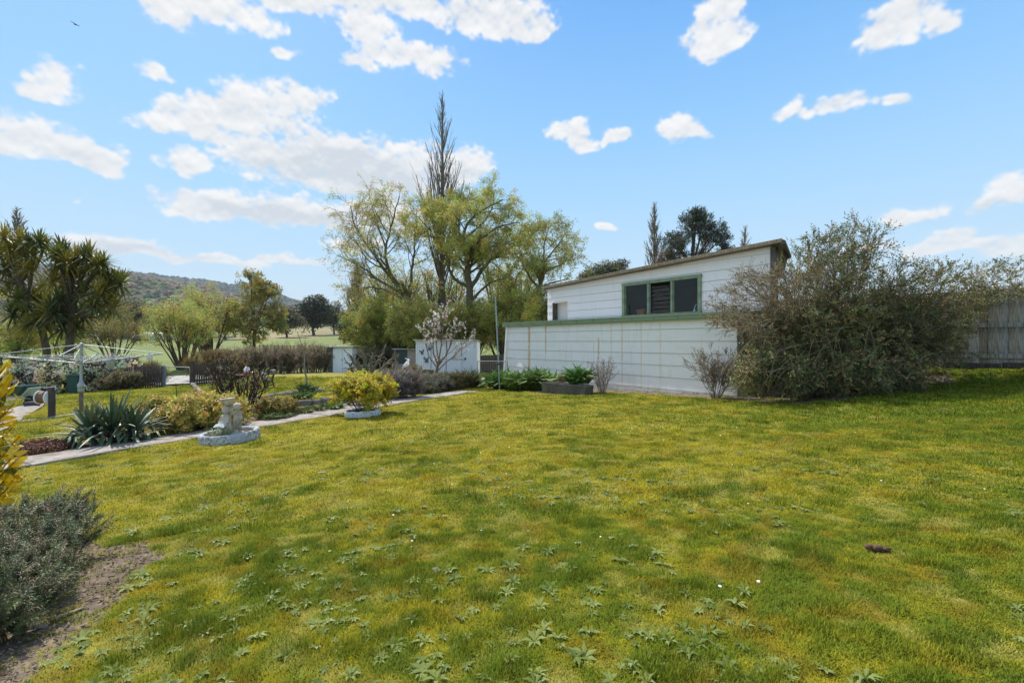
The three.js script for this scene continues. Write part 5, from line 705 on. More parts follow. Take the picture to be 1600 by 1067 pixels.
// ---- ring planters ----
function ring(lab, px, py, wPx, hh, col, seed) {
  const b = gp(px, py), d = -b.z, r = wPx / FOCAL * d / 2, g = thing('ring_planter', lab, 'planter', b, 'painted ring planters beside the path'), R = rng(seed);
  const gx = (H(b.x + 0.4, d) - H(b.x - 0.4, d)) / 0.8, gz = -(H(b.x, d + 0.4) - H(b.x, d - 0.4)) / 0.8; g.rotation.set(gz, 0, gx);
  const prof = [[r * 0.97, -0.06], [r * 1.0, hh * 0.2], [r * 1.0, hh * 0.75], [r * 0.965, hh], [r * 0.9, hh * 1.02], [r * 0.84, hh * 0.97], [r * 0.82, hh * 0.7], [r * 0.84, 0]], geo = lathe(prof, 48), p = geo.attributes.position; for (let i = 0; i < p.count; i++) { const a = Math.atan2(p.getZ(i), p.getX(i)), k = 1 + 0.03 * (fbm(Math.cos(a) * 3 + 9, Math.sin(a) * 3 + p.getY(i) * 3, seed, 3) - 0.5) * 2; p.setXYZ(i, p.getX(i) * k, p.getY(i) + 0.012 * (fbm(Math.cos(a) * 4, Math.sin(a) * 4, seed + 2, 2) - 0.5) * 2, p.getZ(i) * k); } geo.computeVertexNormals();
  const uv = geo.attributes.uv; for (let i = 0; i < uv.count; i++) uv.setXY(i, uv.getX(i) * 6.28 * r, p.getY(i) + Math.hypot(p.getX(i), p.getZ(i)));
  const m = new THREE.MeshStandardMaterial({ roughness: 0.85, name: 'ringPaint' + seed, map: texture(512, 512, (u, v) => { const n = tfbm(u, v, 10, seed, 5), q = tfbm(u, v, 40, seed + 4, 3); let c = mix3(col[0], col[1], sstep(0.35, 0.65, n)); return mix3(c, col[2], sstep(0.56, 0.68, q * 0.6 + n * 0.45)); }, true, 0.8), bumpMap: TX.fine, bumpScale: 0.01 });
  part(g, 'wall', geo, m); const s = new THREE.CircleGeometry(r * 0.86, 32); s.rotateX(-Math.PI / 2); const sp = s.attributes.position; for (let i = 0; i < sp.count; i++) sp.setY(i, hh * 0.72 + 0.05 * (fbm(sp.getX(i) * 5, sp.getZ(i) * 5, seed, 3) - 0.4)); s.computeVertexNormals(); part(g, 'soil', s, M.soil); return [g, b, r];
}
const [ringA, ringAb, ringAr] = ring('larger blue grey painted ring planter holding the statue', 359, 689, 84, 0.2, [[0.34, 0.38, 0.42], [0.5, 0.51, 0.5], [0.2, 0.21, 0.21]], 211);
const [ringB, ringBb, ringBr] = ring('white flaking ring planter holding the yellow shrub', 567, 650, 55, 0.17, [[0.62, 0.64, 0.66], [0.7, 0.71, 0.71], [0.22, 0.23, 0.24]], 212);
{
  const g = thing('garden_statue', 'weathered stone statue of two children beside a raised bowl', 'statue', V(ringAb.x + 0.05, ringAb.y + 0.12, ringAb.z)), sm = mat('statueStone', [0.66, 0.57, 0.46], { map: TX.concrete, bumpMap: TX.fine, bumpScale: 0.006, roughness: 0.95 }); g.rotation.y = -0.1; g.scale.set(1.25, 1.1, 1.2);
  const b = (ax, ay, az, bx, by, bz, ra, rb) => [V(ax, ay - 0.4, az), V(bx, by - 0.4, bz), ra, rb ?? ra];
  const kids = [b(-0.13, 0.0, 0, 0.13, 0.0, 0, 0.085), // mound
    // girl in a wide skirt
    b(-0.12, 0.07, 0.04, -0.115, 0.2, 0.03, 0.115, 0.085), b(-0.115, 0.2, 0.03, -0.11, 0.33, 0.01, 0.075, 0.058), b(-0.15, 0.345, 0.01, -0.075, 0.345, 0.01, 0.035), b(-0.11, 0.36, 0, -0.108, 0.4, 0, 0.028), b(-0.105, 0.45, 0.015, -0.1, 0.475, 0.01, 0.06, 0.06), b(-0.165, 0.33, 0.02, -0.185, 0.23, 0.06, 0.026, 0.022), b(-0.185, 0.23, 0.06, -0.12, 0.2, 0.13, 0.022, 0.018), b(-0.06, 0.33, 0.02, -0.045, 0.24, 0.08, 0.026, 0.02), b(-0.045, 0.24, 0.08, -0.08, 0.2, 0.13, 0.02, 0.017), b(-0.16, 0.475, -0.02, -0.175, 0.42, -0.02, 0.026, 0.02), b(-0.045, 0.475, -0.02, -0.035, 0.42, -0.02, 0.026, 0.02), b(-0.105, 0.455, 0.075, -0.105, 0.45, 0.08, 0.01),
    // boy, legs bare
    b(0.055, 0.03, 0.03, 0.06, 0.15, 0.03, 0.026, 0.032), b(0.06, 0.15, 0.03, 0.07, 0.27, 0.005, 0.036, 0.046), b(0.135, 0.03, 0.0, 0.13, 0.15, 0.02, 0.026, 0.032), b(0.13, 0.15, 0.02, 0.105, 0.27, 0, 0.036, 0.046), b(0.09, 0.28, 0.0, 0.085, 0.4, 0.0, 0.058, 0.056), b(0.04, 0.415, 0, 0.13, 0.415, 0, 0.034), b(0.085, 0.43, 0, 0.088, 0.465, 0, 0.028), b(0.092, 0.515, 0.015, 0.095, 0.54, 0.01, 0.058, 0.058), b(0.145, 0.4, 0.01, 0.17, 0.3, 0.03, 0.025, 0.022), b(0.17, 0.3, 0.03, 0.13, 0.23, 0.08, 0.022, 0.017), b(0.03, 0.41, 0, -0.03, 0.37, -0.04, 0.025, 0.02), b(0.055, 0.02, 0.06, 0.055, 0.02, 0.1, 0.026, 0.02), b(0.135, 0.02, 0.04, 0.14, 0.02, 0.085, 0.026, 0.02), b(0.09, 0.51, 0.075, 0.09, 0.505, 0.08, 0.01), b(0.04, 0.56, 0.02, 0.14, 0.56, 0.02, 0.02)];
  part(g, 'children', figure(kids, 0.42, 96, 0.012).translate(0, 0.4, 0), sm);
  part(g, 'stem', moved(lathe([[0.05, 0], [0.034, 0.1], [0.03, 0.4], [0.045, 0.52], [0.075, 0.56]], 14), -0.11, 0.0, -0.07), sm);
  part(g, 'bowl', moved(lathe([[0.0, 0], [0.05, 0.005], [0.085, 0.05], [0.1, 0.11], [0.112, 0.125], [0.108, 0.14], [0.085, 0.125], [0.07, 0.06], [0, 0.05]], 22), -0.1, 0.535, -0.03, 0, 0, 0.1), sm);
  part(g, 'open_book', merged([moved(block(0.1, 0.012, 0.1, 0.003), -0.16, 0.2, 0.15, 0.5, 0, 0.25), moved(block(0.1, 0.012, 0.1, 0.003), -0.065, 0.2, 0.15, 0.5, 0, -0.25)]), mat('bookPaint', [0.5, 0.58, 0.64], { map: TX.mottle }));
}
// ---- low stone edgings ----
function edging(lab, pts, size, seed, group) {
  const R = rng(seed), P = pts.map(([a, b]) => gp(a, b)), g = thing('stone_edging', lab, 'edging', null, group), cv = new THREE.CatmullRomCurve3(P), L = cv.getLength(), vs = [0, 1, 2, 3, 4].map(() => block(size * 1.05, size * 0.75, size * 0.62, size * 0.13, () => [(R() - 0.5) * size * 0.25, (R() - 0.5) * size * 0.2, (R() - 0.5) * size * 0.2]));
  for (let s = 0; s < L; s += size * (0.95 + 0.15 * R())) { const p = cv.getPointAt(Math.min(1, s / L)), t = cv.getTangentAt(Math.min(1, s / L)), m = part(g, 'stone', vs[Math.floor(R() * 5)], M.stone); m.position.set(p.x, H(p.x, -p.z) + size * 0.18, p.z); m.rotation.set((R() - 0.5) * 0.2, Math.atan2(-t.z, t.x) + (R() - 0.5) * 0.25, (R() - 0.5) * 0.2); m.scale.setScalar(0.85 + 0.3 * R()); }
}
edging('dark mossy stone edging nearer the path, below the grass strip', [[403, 645], [430, 640], [459, 635], [500, 631], [545, 623]], 0.3, 221, 'stone edgings of the garden beds');
edging('farther stone edging along the front of the lower lawn', [[394, 627], [420, 622], [447, 618], [490, 614], [535, 607]], 0.32, 222, 'stone edgings of the garden beds');
edging('pale stone edging running from the gate towards the rose bush', [[300, 603], [306, 609], [313, 616], [321, 624]], 0.32, 223, 'stone edgings of the garden beds');
// ---- bench, table and what stands on them ----
{
  const b = gp(412, 607), g = thing('garden_bench', 'short dark timber bench with sloping back on the lower lawn', 'bench', b); g.rotation.y = -0.2; const k = -b.z / FOCAL;
  for (let i = 0; i < 4; i++) part(g, 'seat_slat', moved(block(0.85, 0.035, 0.1, 0.006), -0.02, 0.42, -0.17 + i * 0.115), M.darkWood); for (const x of [-0.36, 0.36]) { part(g, 'leg', rod([V(x * 0.9, 0.42, 0.15), V(x * 1.1, -0.02, 0.28)], 0.035, 6), M.darkWood); part(g, 'rear_leg', rod([V(x * 0.9, 0.42, -0.15), V(x * 1.1, -0.02, -0.28)], 0.035, 6), M.darkWood); part(g, 'brace', rod([V(x, 0.18, 0.22), V(x, 0.18, -0.22)], 0.025, 6), M.darkWood); }
  part(g, 'back_post', rod([V(0.4, 0.42, -0.1), V(0.52, 0.92, -0.14)], 0.03, 6), M.darkWood); part(g, 'back_board', moved(block(0.16, 0.16, 0.7, 0.01), 0.44, 0.84, -0.1, 0, 0.9, 0.3), M.greyWood);
  const w = thing('water_container', 'white plastic container with green cap standing on the garden bench', 'container', V(b.x - 0.02, b.y + 0.44, b.z)); part(w, 'body', lathe([[0, 0], [0.11, 0.005], [0.125, 0.03], [0.125, 0.3], [0.1, 0.36], [0.05, 0.39]], 20), shedWhite); part(w, 'cap', moved(lathe([[0.055, 0], [0.06, 0.03], [0.05, 0.09], [0, 0.1]], 14), 0, 0.385, 0), mat('capGreen', [0.03, 0.16, 0.1], { roughness: 0.5 }));
  const t0 = gp(388, 609), t = thing('picnic_table', 'dark weathered picnic table half hidden by the bare rose bush', 'table', t0); t.rotation.y = -0.15;
  for (let i = 0; i < 5; i++) part(t, 'top_plank', moved(block(1.5, 0.04, 0.13, 0.006), 0, 0.72, -0.28 + i * 0.14), M.darkWood); for (const x of [-0.55, 0.55]) for (const s of [-1, 1]) part(t, 'leg', rod([V(x, 0.7, s * 0.18), V(x, 0, s * 0.5)], 0.04, 6), M.darkWood); part(t, 'stretcher', rod([V(-0.55, 0.36, 0), V(0.55, 0.36, 0)], 0.03, 6), M.darkWood);
  const red = mat('redPlastic', [0.5, 0.02, 0.03], { roughness: 0.4 }), put = (x, z) => t.localToWorld(V(x, 0.742, z)); t.updateMatrixWorld(true);
  const rb = thing('red_basin', 'red plastic basin with pale contents on the picnic table', 'basin', put(0.28, 0)); part(rb, 'bowl', lathe([[0, 0], [0.15, 0.005], [0.2, 0.12], [0.21, 0.13], [0.19, 0.125], [0.14, 0.02], [0, 0.018]], 22), red); part(rb, 'cloth', moved(lathe([[0, 0.07], [0.08, 0.05], [0.13, 0.0]], 12), -0.03, 0.09, 0), shedWhite);
  const wp = thing('white_jug', 'white rounded jug with red base on the picnic table', 'jug', put(-0.1, 0.02)); part(wp, 'body', lathe([[0, 0.1], [0.09, 0.11], [0.13, 0.19], [0.12, 0.28], [0.06, 0.35], [0.05, 0.39], [0.035, 0.38]], 20), shedWhite); part(wp, 'base', lathe([[0, 0], [0.15, 0], [0.16, 0.06], [0.1, 0.11], [0, 0.11]], 18), red); part(wp, 'handle', rod([V(0.05, 0.35, 0), V(0.15, 0.33, 0), V(0.16, 0.24, 0), V(0.12, 0.18, 0)], 0.013, 6), shedWhite);
}
// ---- stakes, bird on a post, standing stone, little figure ----
for (const [x0, y0, x1, y1, lab] of [[278, 640, 274, 599, 'thin dark garden stake left of the golden shrub'], [335, 618, 330, 600, 'short thin stake in front of the picnic table'], [608, 596, 607, 575, 'short black stake left of the bird ornament']]) { const a = gp(x0, y0), t = at(x1, y1, -a.z).sub(a); solo('garden_stake', lab, 'stake', rod([V(0, -0.1, 0), t], 0.012, 6), M.dark, a, 'garden stakes'); }
{
  const p = gp(635, 597), d = -p.z, top = EYE + (533.5 - 574) / FOCAL * d - p.y, g = thing('ornament_post', 'dark timber post carrying the white bird ornament', 'post', p); part(g, 'post', rod([V(0, -0.1, 0), V(0.01, top, 0)], 0.05, 8), M.darkWood); part(g, 'crossbar', rod([V(-0.3, top * 0.35, 0.04), V(0.05, top * 0.35, 0.04)], 0.016, 6), M.darkWood);
  const s = 0.36, o = thing('bird_ornament', 'white bird ornament perched on the dark post', 'ornament', V(p.x, p.y + top + 0.2, p.z)); const q = (ax, ay, bx, by, ra, rb) => [V(ax * s, ay * s, 0), V(bx * s, by * s, 0), ra * s, rb * s];
  part(o, 'bird', figure([q(-0.25, -0.3, 0.1, 0.0, 0.24, 0.3), q(0.1, 0.05, 0.2, 0.4, 0.22, 0.14), q(0.22, 0.5, 0.26, 0.55, 0.16, 0.15), q(0.3, 0.52, 0.5, 0.42, 0.08, 0.02), q(-0.3, -0.3, -0.65, -0.75, 0.16, 0.06), q(-0.1, -0.3, -0.12, -0.55, 0.06, 0.05)], 0.36, 48, 0.03), shedWhite); part(o, 'crest', rod([V(0.04, 0.2, 0), V(-0.02, 0.28, 0), V(-0.08, 0.27, 0)], 0.02, 6), shedWhite);
}
{ const p = gp(668, 606), R = rng(231), g = new THREE.IcosahedronGeometry(0.34, 3), v = g.attributes.position; for (let i = 0; i < v.count; i++) { let x = v.getX(i), y = v.getY(i), z = v.getZ(i); const k = 0.9 + 0.25 * fbm(x * 4 + z * 2, y * 4 + z, 232, 3), m = (q, l) => Math.sign(q) * Math.min(Math.abs(q), l); v.setXYZ(i, m(x * k, 0.26) * (1.15 - y * 0.3), m(y * 1.6 * k, 0.42), m(z * k, 0.18)); } g.computeVertexNormals(); solo('standing_stone', 'upright brown garden stone in front of the white shed', 'stone', metreUV(g), mat('brownStone', [0.2, 0.15, 0.1], { map: TX.concrete, bumpMap: TX.fine, bumpScale: 0.015, roughness: 0.95 }), V(p.x, p.y + 0.42, p.z)); }
{ const p = gp(753, 603), s = 0.5, q = (ax, ay, bx, by, ra, rb) => [V(ax * s, ay * s - 0.05, 0), V(bx * s, by * s - 0.05, 0), ra * s, rb * s], o = thing('hen_ornament', 'small white hen figure beside the right corner of the white shed', 'ornament', V(p.x, p.y + 0.3, p.z)); part(o, 'hen', figure([q(-0.2, -0.05, 0.15, -0.05, 0.22, 0.24), q(0.15, 0, 0.42, 0.28, 0.16, 0.05), q(-0.2, 0.0, -0.32, 0.22, 0.15, 0.1), q(-0.33, 0.3, -0.35, 0.32, 0.11, 0.1), q(-0.42, 0.3, -0.5, 0.27, 0.03, 0.01), q(-0.05, -0.2, -0.05, -0.48, 0.05, 0.04), q(0.06, -0.2, 0.06, -0.48, 0.05, 0.04)], 0.42, 48, 0.04), shedWhite); }
{ const p = at(117, 38, 34), s = 0.42, q = (ax, ay, bx, by, ra, rb) => [V(ax * s, ay * s, 0), V(bx * s, by * s, 0), ra * s, rb * s], o = solo('flying_bird', 'dark bird gliding high in the sky at upper left', 'bird', figure([q(-0.12, 0.08, 0.14, -0.08, 0.1, 0.08), q(-0.02, 0.02, -0.5, 0.36, 0.075, 0.045), q(-0.5, 0.36, -0.92, 0.62, 0.045, 0.02), q(0.02, 0, 0.5, -0.2, 0.075, 0.045), q(0.5, -0.2, 0.8, -0.34, 0.045, 0.02), q(-0.1, 0.0, -0.16, -0.14, 0.06, 0.03)], 0.45, 64, 0.02), mat('bird', [0.03, 0.03, 0.035]), p); o.scale.z = 0.6; }
// ---- trough and plants along the shed ----
{
  const a = gp(852, 614), b = gp(922, 617), mid = V().addVectors(a, b).multiplyScalar(0.5), L = a.distanceTo(b), g = thing('planter_trough', 'long mossy grey planter trough against the weatherboard shed', 'trough', mid); g.rotation.y = Math.atan2(-(b.z - a.z), b.x - a.x); const tm = mat('troughGrey', [0.17, 0.145, 0.115], { map: TX.concrete, roughness: 0.95 });
  for (const z of [-0.2, 0.2]) part(g, 'side_board', moved(block(L, 0.4, 0.04, 0.01, (sx, sy) => [sy < 0 ? -sx * 0.06 : 0, 0, 0]), 0, 0.17, z), tm); for (const x of [-L / 2 + 0.05, L / 2 - 0.05]) part(g, 'end_board', moved(block(0.05, 0.38, 0.36, 0.01), x, 0.17, 0), tm); part(g, 'soil', moved(block(L - 0.12, 0.04, 0.36, 0.01), 0, 0.31, 0), M.soil);
}
function strapClump(name, lab, px, py, wPx, hPx, n, seed, cols, o = {}) { const R = rng(seed), b = gp(px, py), d = -b.z + (o.back ?? 0), w = wPx / FOCAL * d / 2, h = hPx / FOCAL * d, t = thing(name, lab, 'plant', b, o.group), tips = []; for (let k = 0; k < n; k++) { const a = R() * 6.283, s = Math.sqrt(R()); tips.push([V(Math.cos(a) * s * w * 0.85, (o.lift ?? 0) + 0.02, Math.sin(a) * s * Math.min(w, o.deep ?? 0.4)), V(Math.cos(a) * s * 0.5, 1, Math.sin(a) * s * 0.5).normalize()]); } crown(t, 'leaves', o.spray ?? SP.strap, M.waxLeaf, tips, { cols, size: h / 0.42 * (o.size ?? 1), loose: 0.3 }, R); return t; }
const AG = [[0.1, 0.19, 0.03], [0.2, 0.31, 0.055]];
[[785, 607, 42, 34, 190, 'dark green strap leaved clump at the foot of the leaning pole'], [815, 610, 42, 34, 190, 'strap leaved clump midway along the bed left of the trough'], [843, 609, 40, 38, 190, 'tallest strap leaved clump beside the left end of the trough']].forEach(([px, py, w, h, n, lab], k) => strapClump('agapanthus', lab, px, py, w, h, n, 241 + k, AG, { group: 'strap leaved clumps along the shed', size: 0.7 }));
strapClump('agapanthus', 'strap leaved plant growing in the mossy trough', 905, 615, 30, 24, 90, 245, [[0.08, 0.18, 0.03], [0.16, 0.28, 0.05]], { lift: 0.3, deep: 0.15, group: 'strap leaved clumps along the shed' });
strapClump('flax_clump', 'spiky olive flax clump below the right half of the white shed', 730, 606, 34, 24, 90, 246, [[0.1, 0.105, 0.03], [0.19, 0.17, 0.06]], { spray: SP.blade, size: 1 });
strapClump('dry_grass_clump', 'brown dry grass tuft in the trough', 878, 613, 14, 16, 16, 247, [[0.2, 0.14, 0.08], [0.28, 0.21, 0.12]], { spray: SP.blade, lift: 0.3, deep: 0.12 });
strapClump('iris_clump', 'fresh green leafy clump between the two stone edgings', 472, 625, 26, 12, 50, 248, [[0.09, 0.15, 0.025], [0.16, 0.22, 0.04]], { group: 'green clumps in the beds' });
strapClump('iris_clump', 'rounded dark green clump on the farther stone edging', 478, 617, 22, 16, 46, 249, [[0.03, 0.075, 0.02], [0.08, 0.14, 0.03]], { group: 'green clumps in the beds' });
strapClump('iris_clump', 'bright green leaves beside the path left of the yellow shrub', 520, 640, 34, 12, 60, 250, [[0.09, 0.15, 0.025], [0.17, 0.22, 0.04]], { group: 'green clumps in the beds' });
strapClump('iris_clump', 'low green leaves at the path edge right of the golden shrub', 432, 655, 50, 11, 80, 251, [[0.07, 0.11, 0.02], [0.14, 0.17, 0.03]], { group: 'green clumps in the beds' });
strapClump('iris_clump', 'low weedy green plants in the larger ring planter', 345, 691, 40, 7, 46, 254, [[0.1, 0.17, 0.03], [0.2, 0.26, 0.05]], { lift: 0.14, deep: 0.25, group: 'green clumps in the beds', spray: SP.small, size: 3 });
strapClump('iris_clump', 'green edging plants just behind the yellow shrub', 540, 628, 30, 11, 50, 255, [[0.07, 0.12, 0.025], [0.15, 0.19, 0.04]], { group: 'green clumps in the beds' });
strapClump('iris_clump', 'sprawling green ground cover midway along the path bed', 482, 645, 44, 9, 70, 256, [[0.09, 0.14, 0.025], [0.18, 0.22, 0.045]], { group: 'green clumps in the beds' });
strapClump('iris_clump', 'mixed weeds between path and nearer stone edging', 455, 648, 40, 9, 60, 257, [[0.13, 0.12, 0.04], [0.2, 0.19, 0.06]], { group: 'green clumps in the beds', spray: SP.blade });
scrub('dry_shrub', 'leafless twiggy brown shrub against the shed wall right of the trough', 0, 0, 62, 44, 252, { base: gp(941, 616), stems: 26, cols: [[0.2, 0.14, 0.09], [0.26, 0.19, 0.12]], spray: SP.small, size: 0.4, keep: 0.3, bark: M.paleBark, kids: 5, kids2: 4, min: 0.2, splay: 0.9, r: 0.006, d: 18, wander: 0.15 });
scrub('dry_shrub', 'sparse small leaved shrub against the right end of the shed wall', 0, 0, 74, 84, 253, { base: gp(1118, 622), stems: 22, cols: [[0.1, 0.09, 0.05], [0.2, 0.16, 0.1]], spray: SP.tiny, size: 1.1, keep: 0.8, bark: M.greyBark, kids: 6, kids2: 6, min: 0.16, splay: 1.0, r: 0.007 });
// ---- shrubs along the path ----
const bush = (name, lab, px, py, h, w, seed, o) => scrub(name, lab, 0, 0, h, w, seed, { base: gp(px, py), ...o });
{ const [t] = bush('yellow_shrub', 'yellow leaved shrub growing in the white ring planter', 567, 648, 46, 72, 261, { stems: 34, cols: C.yellow, spray: SP.small, size: 1.2, kids: 9, kids2: 9, leaves: 12, bark: M.greyBark, splay: 1.5, foot: 0.25, r: 0.011, leafFrom: 1, bare: 0.5 }); t.position.y += 0.1; }
bush('golden_shrub', 'low golden leaved shrub behind the statue', 308, 670, 40, 96, 262, { stems: 60, cols: [[0.36, 0.29, 0.05], [0.6, 0.46, 0.13], [0.26, 0.26, 0.05]], spray: SP.small, size: 1.35, kids: 9, kids2: 8, leaves: 12, splay: 1.0, foot: 0.6, odd: 0.25 });
bush('golden_shrub', 'small yellow green shrub right of the bare rose bush', 428, 651, 22, 42, 263, { stems: 26, cols: [[0.2, 0.17, 0.03], [0.34, 0.28, 0.05], [0.2, 0.1, 0.04]], spray: SP.small, size: 1.1, kids: 8, leaves: 11, splay: 1.0, foot: 0.5, odd: 0.2 });
bush('rose_bush', 'bare dark stemmed bush with dead flower heads behind the golden shrub', 376, 646, 92, 100, 264, { stems: 30, cols: [[0.15, 0.09, 0.06], [0.24, 0.16, 0.1], [0.26, 0.28, 0.05]], spray: SP.small, size: 0.7, keep: 0.5, leafFrom: 1, leaves: 7, bark: M.darkBark, kids: 5, kids2: 3, r: 0.017, splay: 1.0, foot: 0.3, min: 0.35, odd: 0.3 });
bush('lavender_bush', 'grey purple lavender bush right of the yellow shrub', 624, 622, 32, 46, 265, { stems: 60, cols: [[0.13, 0.115, 0.085], [0.22, 0.19, 0.15], [0.2, 0.15, 0.17]], spray: SP.needle, size: 3.2, kids: 8, kids2: 6, leaves: 12, splay: 1.1, foot: 0.4, odd: 0.2, bark: M.greyBark });
bush('lavender_bush', 'low grey green lavender mound below the standing stone', 668, 613, 17, 48, 266, { stems: 60, cols: [[0.12, 0.115, 0.07], [0.2, 0.185, 0.12]], spray: SP.needle, size: 2.8, kids: 8, kids2: 6, leaves: 12, splay: 1.2, foot: 0.55, bark: M.greyBark });
bush('lavender_bush', 'rusty green mound between the lavender and the flax clump', 703, 609, 17, 34, 267, { stems: 46, cols: [[0.12, 0.1, 0.03], [0.2, 0.15, 0.05]], spray: SP.needle, size: 2.8, kids: 8, kids2: 6, leaves: 12, splay: 1.1, foot: 0.55, bark: M.greyBark });
bush('berry_shrub', 'thin orange green shrub left of the standing stone', 648, 604, 30, 20, 268, { stems: 14, cols: [[0.18, 0.13, 0.03], [0.28, 0.2, 0.05]], spray: SP.small, size: 1.1, keep: 0.6, splay: 0.8, bark: M.greyBark });
bush('rust_shrub', 'small rusty twig bush left of the yellow shrub', 545, 632, 52, 24, 269, { stems: 10, cols: [[0.3, 0.14, 0.05], [0.34, 0.26, 0.08]], spray: SP.small, size: 0.9, keep: 0.5, bark: M.darkBark, splay: 0.6 });
bush('viburnum_bush', 'wide green bush covered with white blossom behind the bin', 112, 611, 40, 122, 270, { stems: 80, cols: [[0.05, 0.06, 0.025], [0.13, 0.125, 0.06], [0.85, 0.78, 0.6]], odd: 0.6, spray: SP.round, size: 1.0, kids: 8, kids2: 7, leaves: 12, splay: 0.9, foot: 0.75 });
bush('picket_shrub', 'brown twiggy shrub in front of the picket fence near the gate', 190, 610, 26, 44, 271, { stems: 30, cols: [[0.14, 0.12, 0.05], [0.22, 0.18, 0.09]], spray: SP.small, size: 1.4, leaves: 10, splay: 1.0, foot: 0.5 });
bush('bed_mound', 'reddish brown low plant mound at the path edge on the left', 58, 706, 9, 60, 272, { stems: 60, cols: [[0.12, 0.045, 0.03], [0.2, 0.09, 0.05]], spray: SP.small, size: 0.8, kids: 10, leaves: 14, splay: 1.6, foot: 0.8 });
// ---- pollarded tree, sapling, blossom tree ----
{
  const knob = { seg: [0.3, 0.2, 0.15], wander: [0.3, 0.5, 0.4], lift: [0.05, 0.1, 0], kids: [6, 4], angle: [0.7, 0.6], ratio: [0.4, 0.5], rr: 0.6, min: 0.02, sides: [7, 5, 4], from: [0.45, 0.2], floor: [0.25, 0.2], most: [0.5, 0.3], leafFrom: 9, leaves: [0, 0, 0], taper: 0.8, trunkLevels: 3 };
  const b = gp(580, 600), d = -b.z, R = rng(281), t = thing('pollarded_tree', 'leafless hard pruned fruit tree behind the yellow shrub', 'tree', b), L = [[[[580, 600], [580, 588]], 0.2, 0.17, 0.99], [[[579, 590], [566, 580], [556, 568], [548, 556]], 0.1, 0.05, 0.3, -0.4], [[[580, 590], [572, 574], [568, 560], [566, 552]], 0.1, 0.05, 0.3, 0.5], [[[580, 588], [586, 572], [592, 560], [600, 550]], 0.1, 0.05, 0.3, -0.5], [[[581, 590], [594, 578], [606, 566], [620, 556]], 0.1, 0.05, 0.3, 0.2], [[[582, 592], [598, 584], [610, 576], [616, 568]], 0.09, 0.045, 0.3, 0.6], [[[578, 592], [562, 588], [550, 578], [545, 568]], 0.09, 0.045, 0.3, 0.3], [[[580, 589], [579, 570], [582, 555]], 0.09, 0.05, 0.3, 0]], out = traced(t, d, L, knob, R, b); part(t, 'trunk', out.trunk.build(), M.greyBark);
}
{ const b = gp(478, 606), d = -b.z, R = rng(282), t = thing('young_tree', 'slender leafless sapling standing on the lower lawn', 'tree', b), c = { seg: [0.3, 0.25, 0.2], wander: [0.2, 0.3, 0.3], lift: [0, 0.05, 0.03], kids: [1.6, 1.6], angle: [0.7, 0.6], ratio: [0.4, 0.4], rr: 0.5, min: 0.008, sides: [7, 4, 3], from: [0.45, 0.2], floor: [0.5, 0.25], most: [1.1, 0.6], leafFrom: 9, leaves: [0, 0, 0] }, out = traced(t, d, [[[[478, 608], [478, 585], [475, 560], [472, 540], [464, 518]], 0.055, 0.012, 0.5, 0.2]], c, R, b); finish(t, out, M.paleBark, M.greyBark); }
{
  const b = gp(681, 606), d = -b.z, R = rng(283), t = thing('blossom_tree', 'small fruit tree with white blossom in front of the white shed', 'tree', b), c = { seg: [0.25, 0.2, 0.15], wander: [0.12, 0.22, 0.25], lift: [0.03, 0.1, 0.05], kids: [5.5, 4.5], angle: [0.5, 0.5], ratio: [0.45, 0.4], rr: 0.55, min: 0.006, sides: [7, 4, 3], from: [0.3, 0.2], floor: [0.35, 0.2], most: [1.0, 0.45], leafFrom: 1, leaves: [0, 5, 6] };
  const L = [[[[681, 608], [682, 590], [684, 570]], 0.085, 0.06, 0.95], [[[684, 570], [676, 545], [675, 520], [678, 500]], 0.045, 0.01, 0.25, -0.4], [[[684, 570], [688, 540], [690, 515], [694, 490]], 0.045, 0.01, 0.25, 0.3], [[[684, 572], [700, 550], [708, 530], [716, 510]], 0.045, 0.01, 0.25, -0.3], [[[683, 580], [702, 562], [718, 545], [732, 528]], 0.035, 0.01, 0.25, 0.4], [[[683, 575], [668, 550], [662, 530], [660, 515]], 0.03, 0.01, 0.3, 0.2], [[[684, 560], [682, 525], [684, 498]], 0.035, 0.01, 0.25, 0.6]], out = traced(t, d, L, c, R, b);
  finish(t, out, mat('fruitBark', [0.25, 0.17, 0.12], { map: TX.bark }), M.fruitBark); const hi = out.tips.filter(([p]) => p.y > 1.15); crown(t, 'blossom', SP.blossom, leafMat('petal', [1, 1, 1], 0.3), hi, { cols: [[0.62, 0.56, 0.52], [0.72, 0.68, 0.63]], size: 1.3, keep: 0.5, loose: 1.5 }, R); crown(t, 'buds', SP.blossom, M.leaf, out.tips, { cols: [[0.3, 0.19, 0.13], [0.36, 0.26, 0.16]], size: 0.7, keep: 0.4 }, R);
}
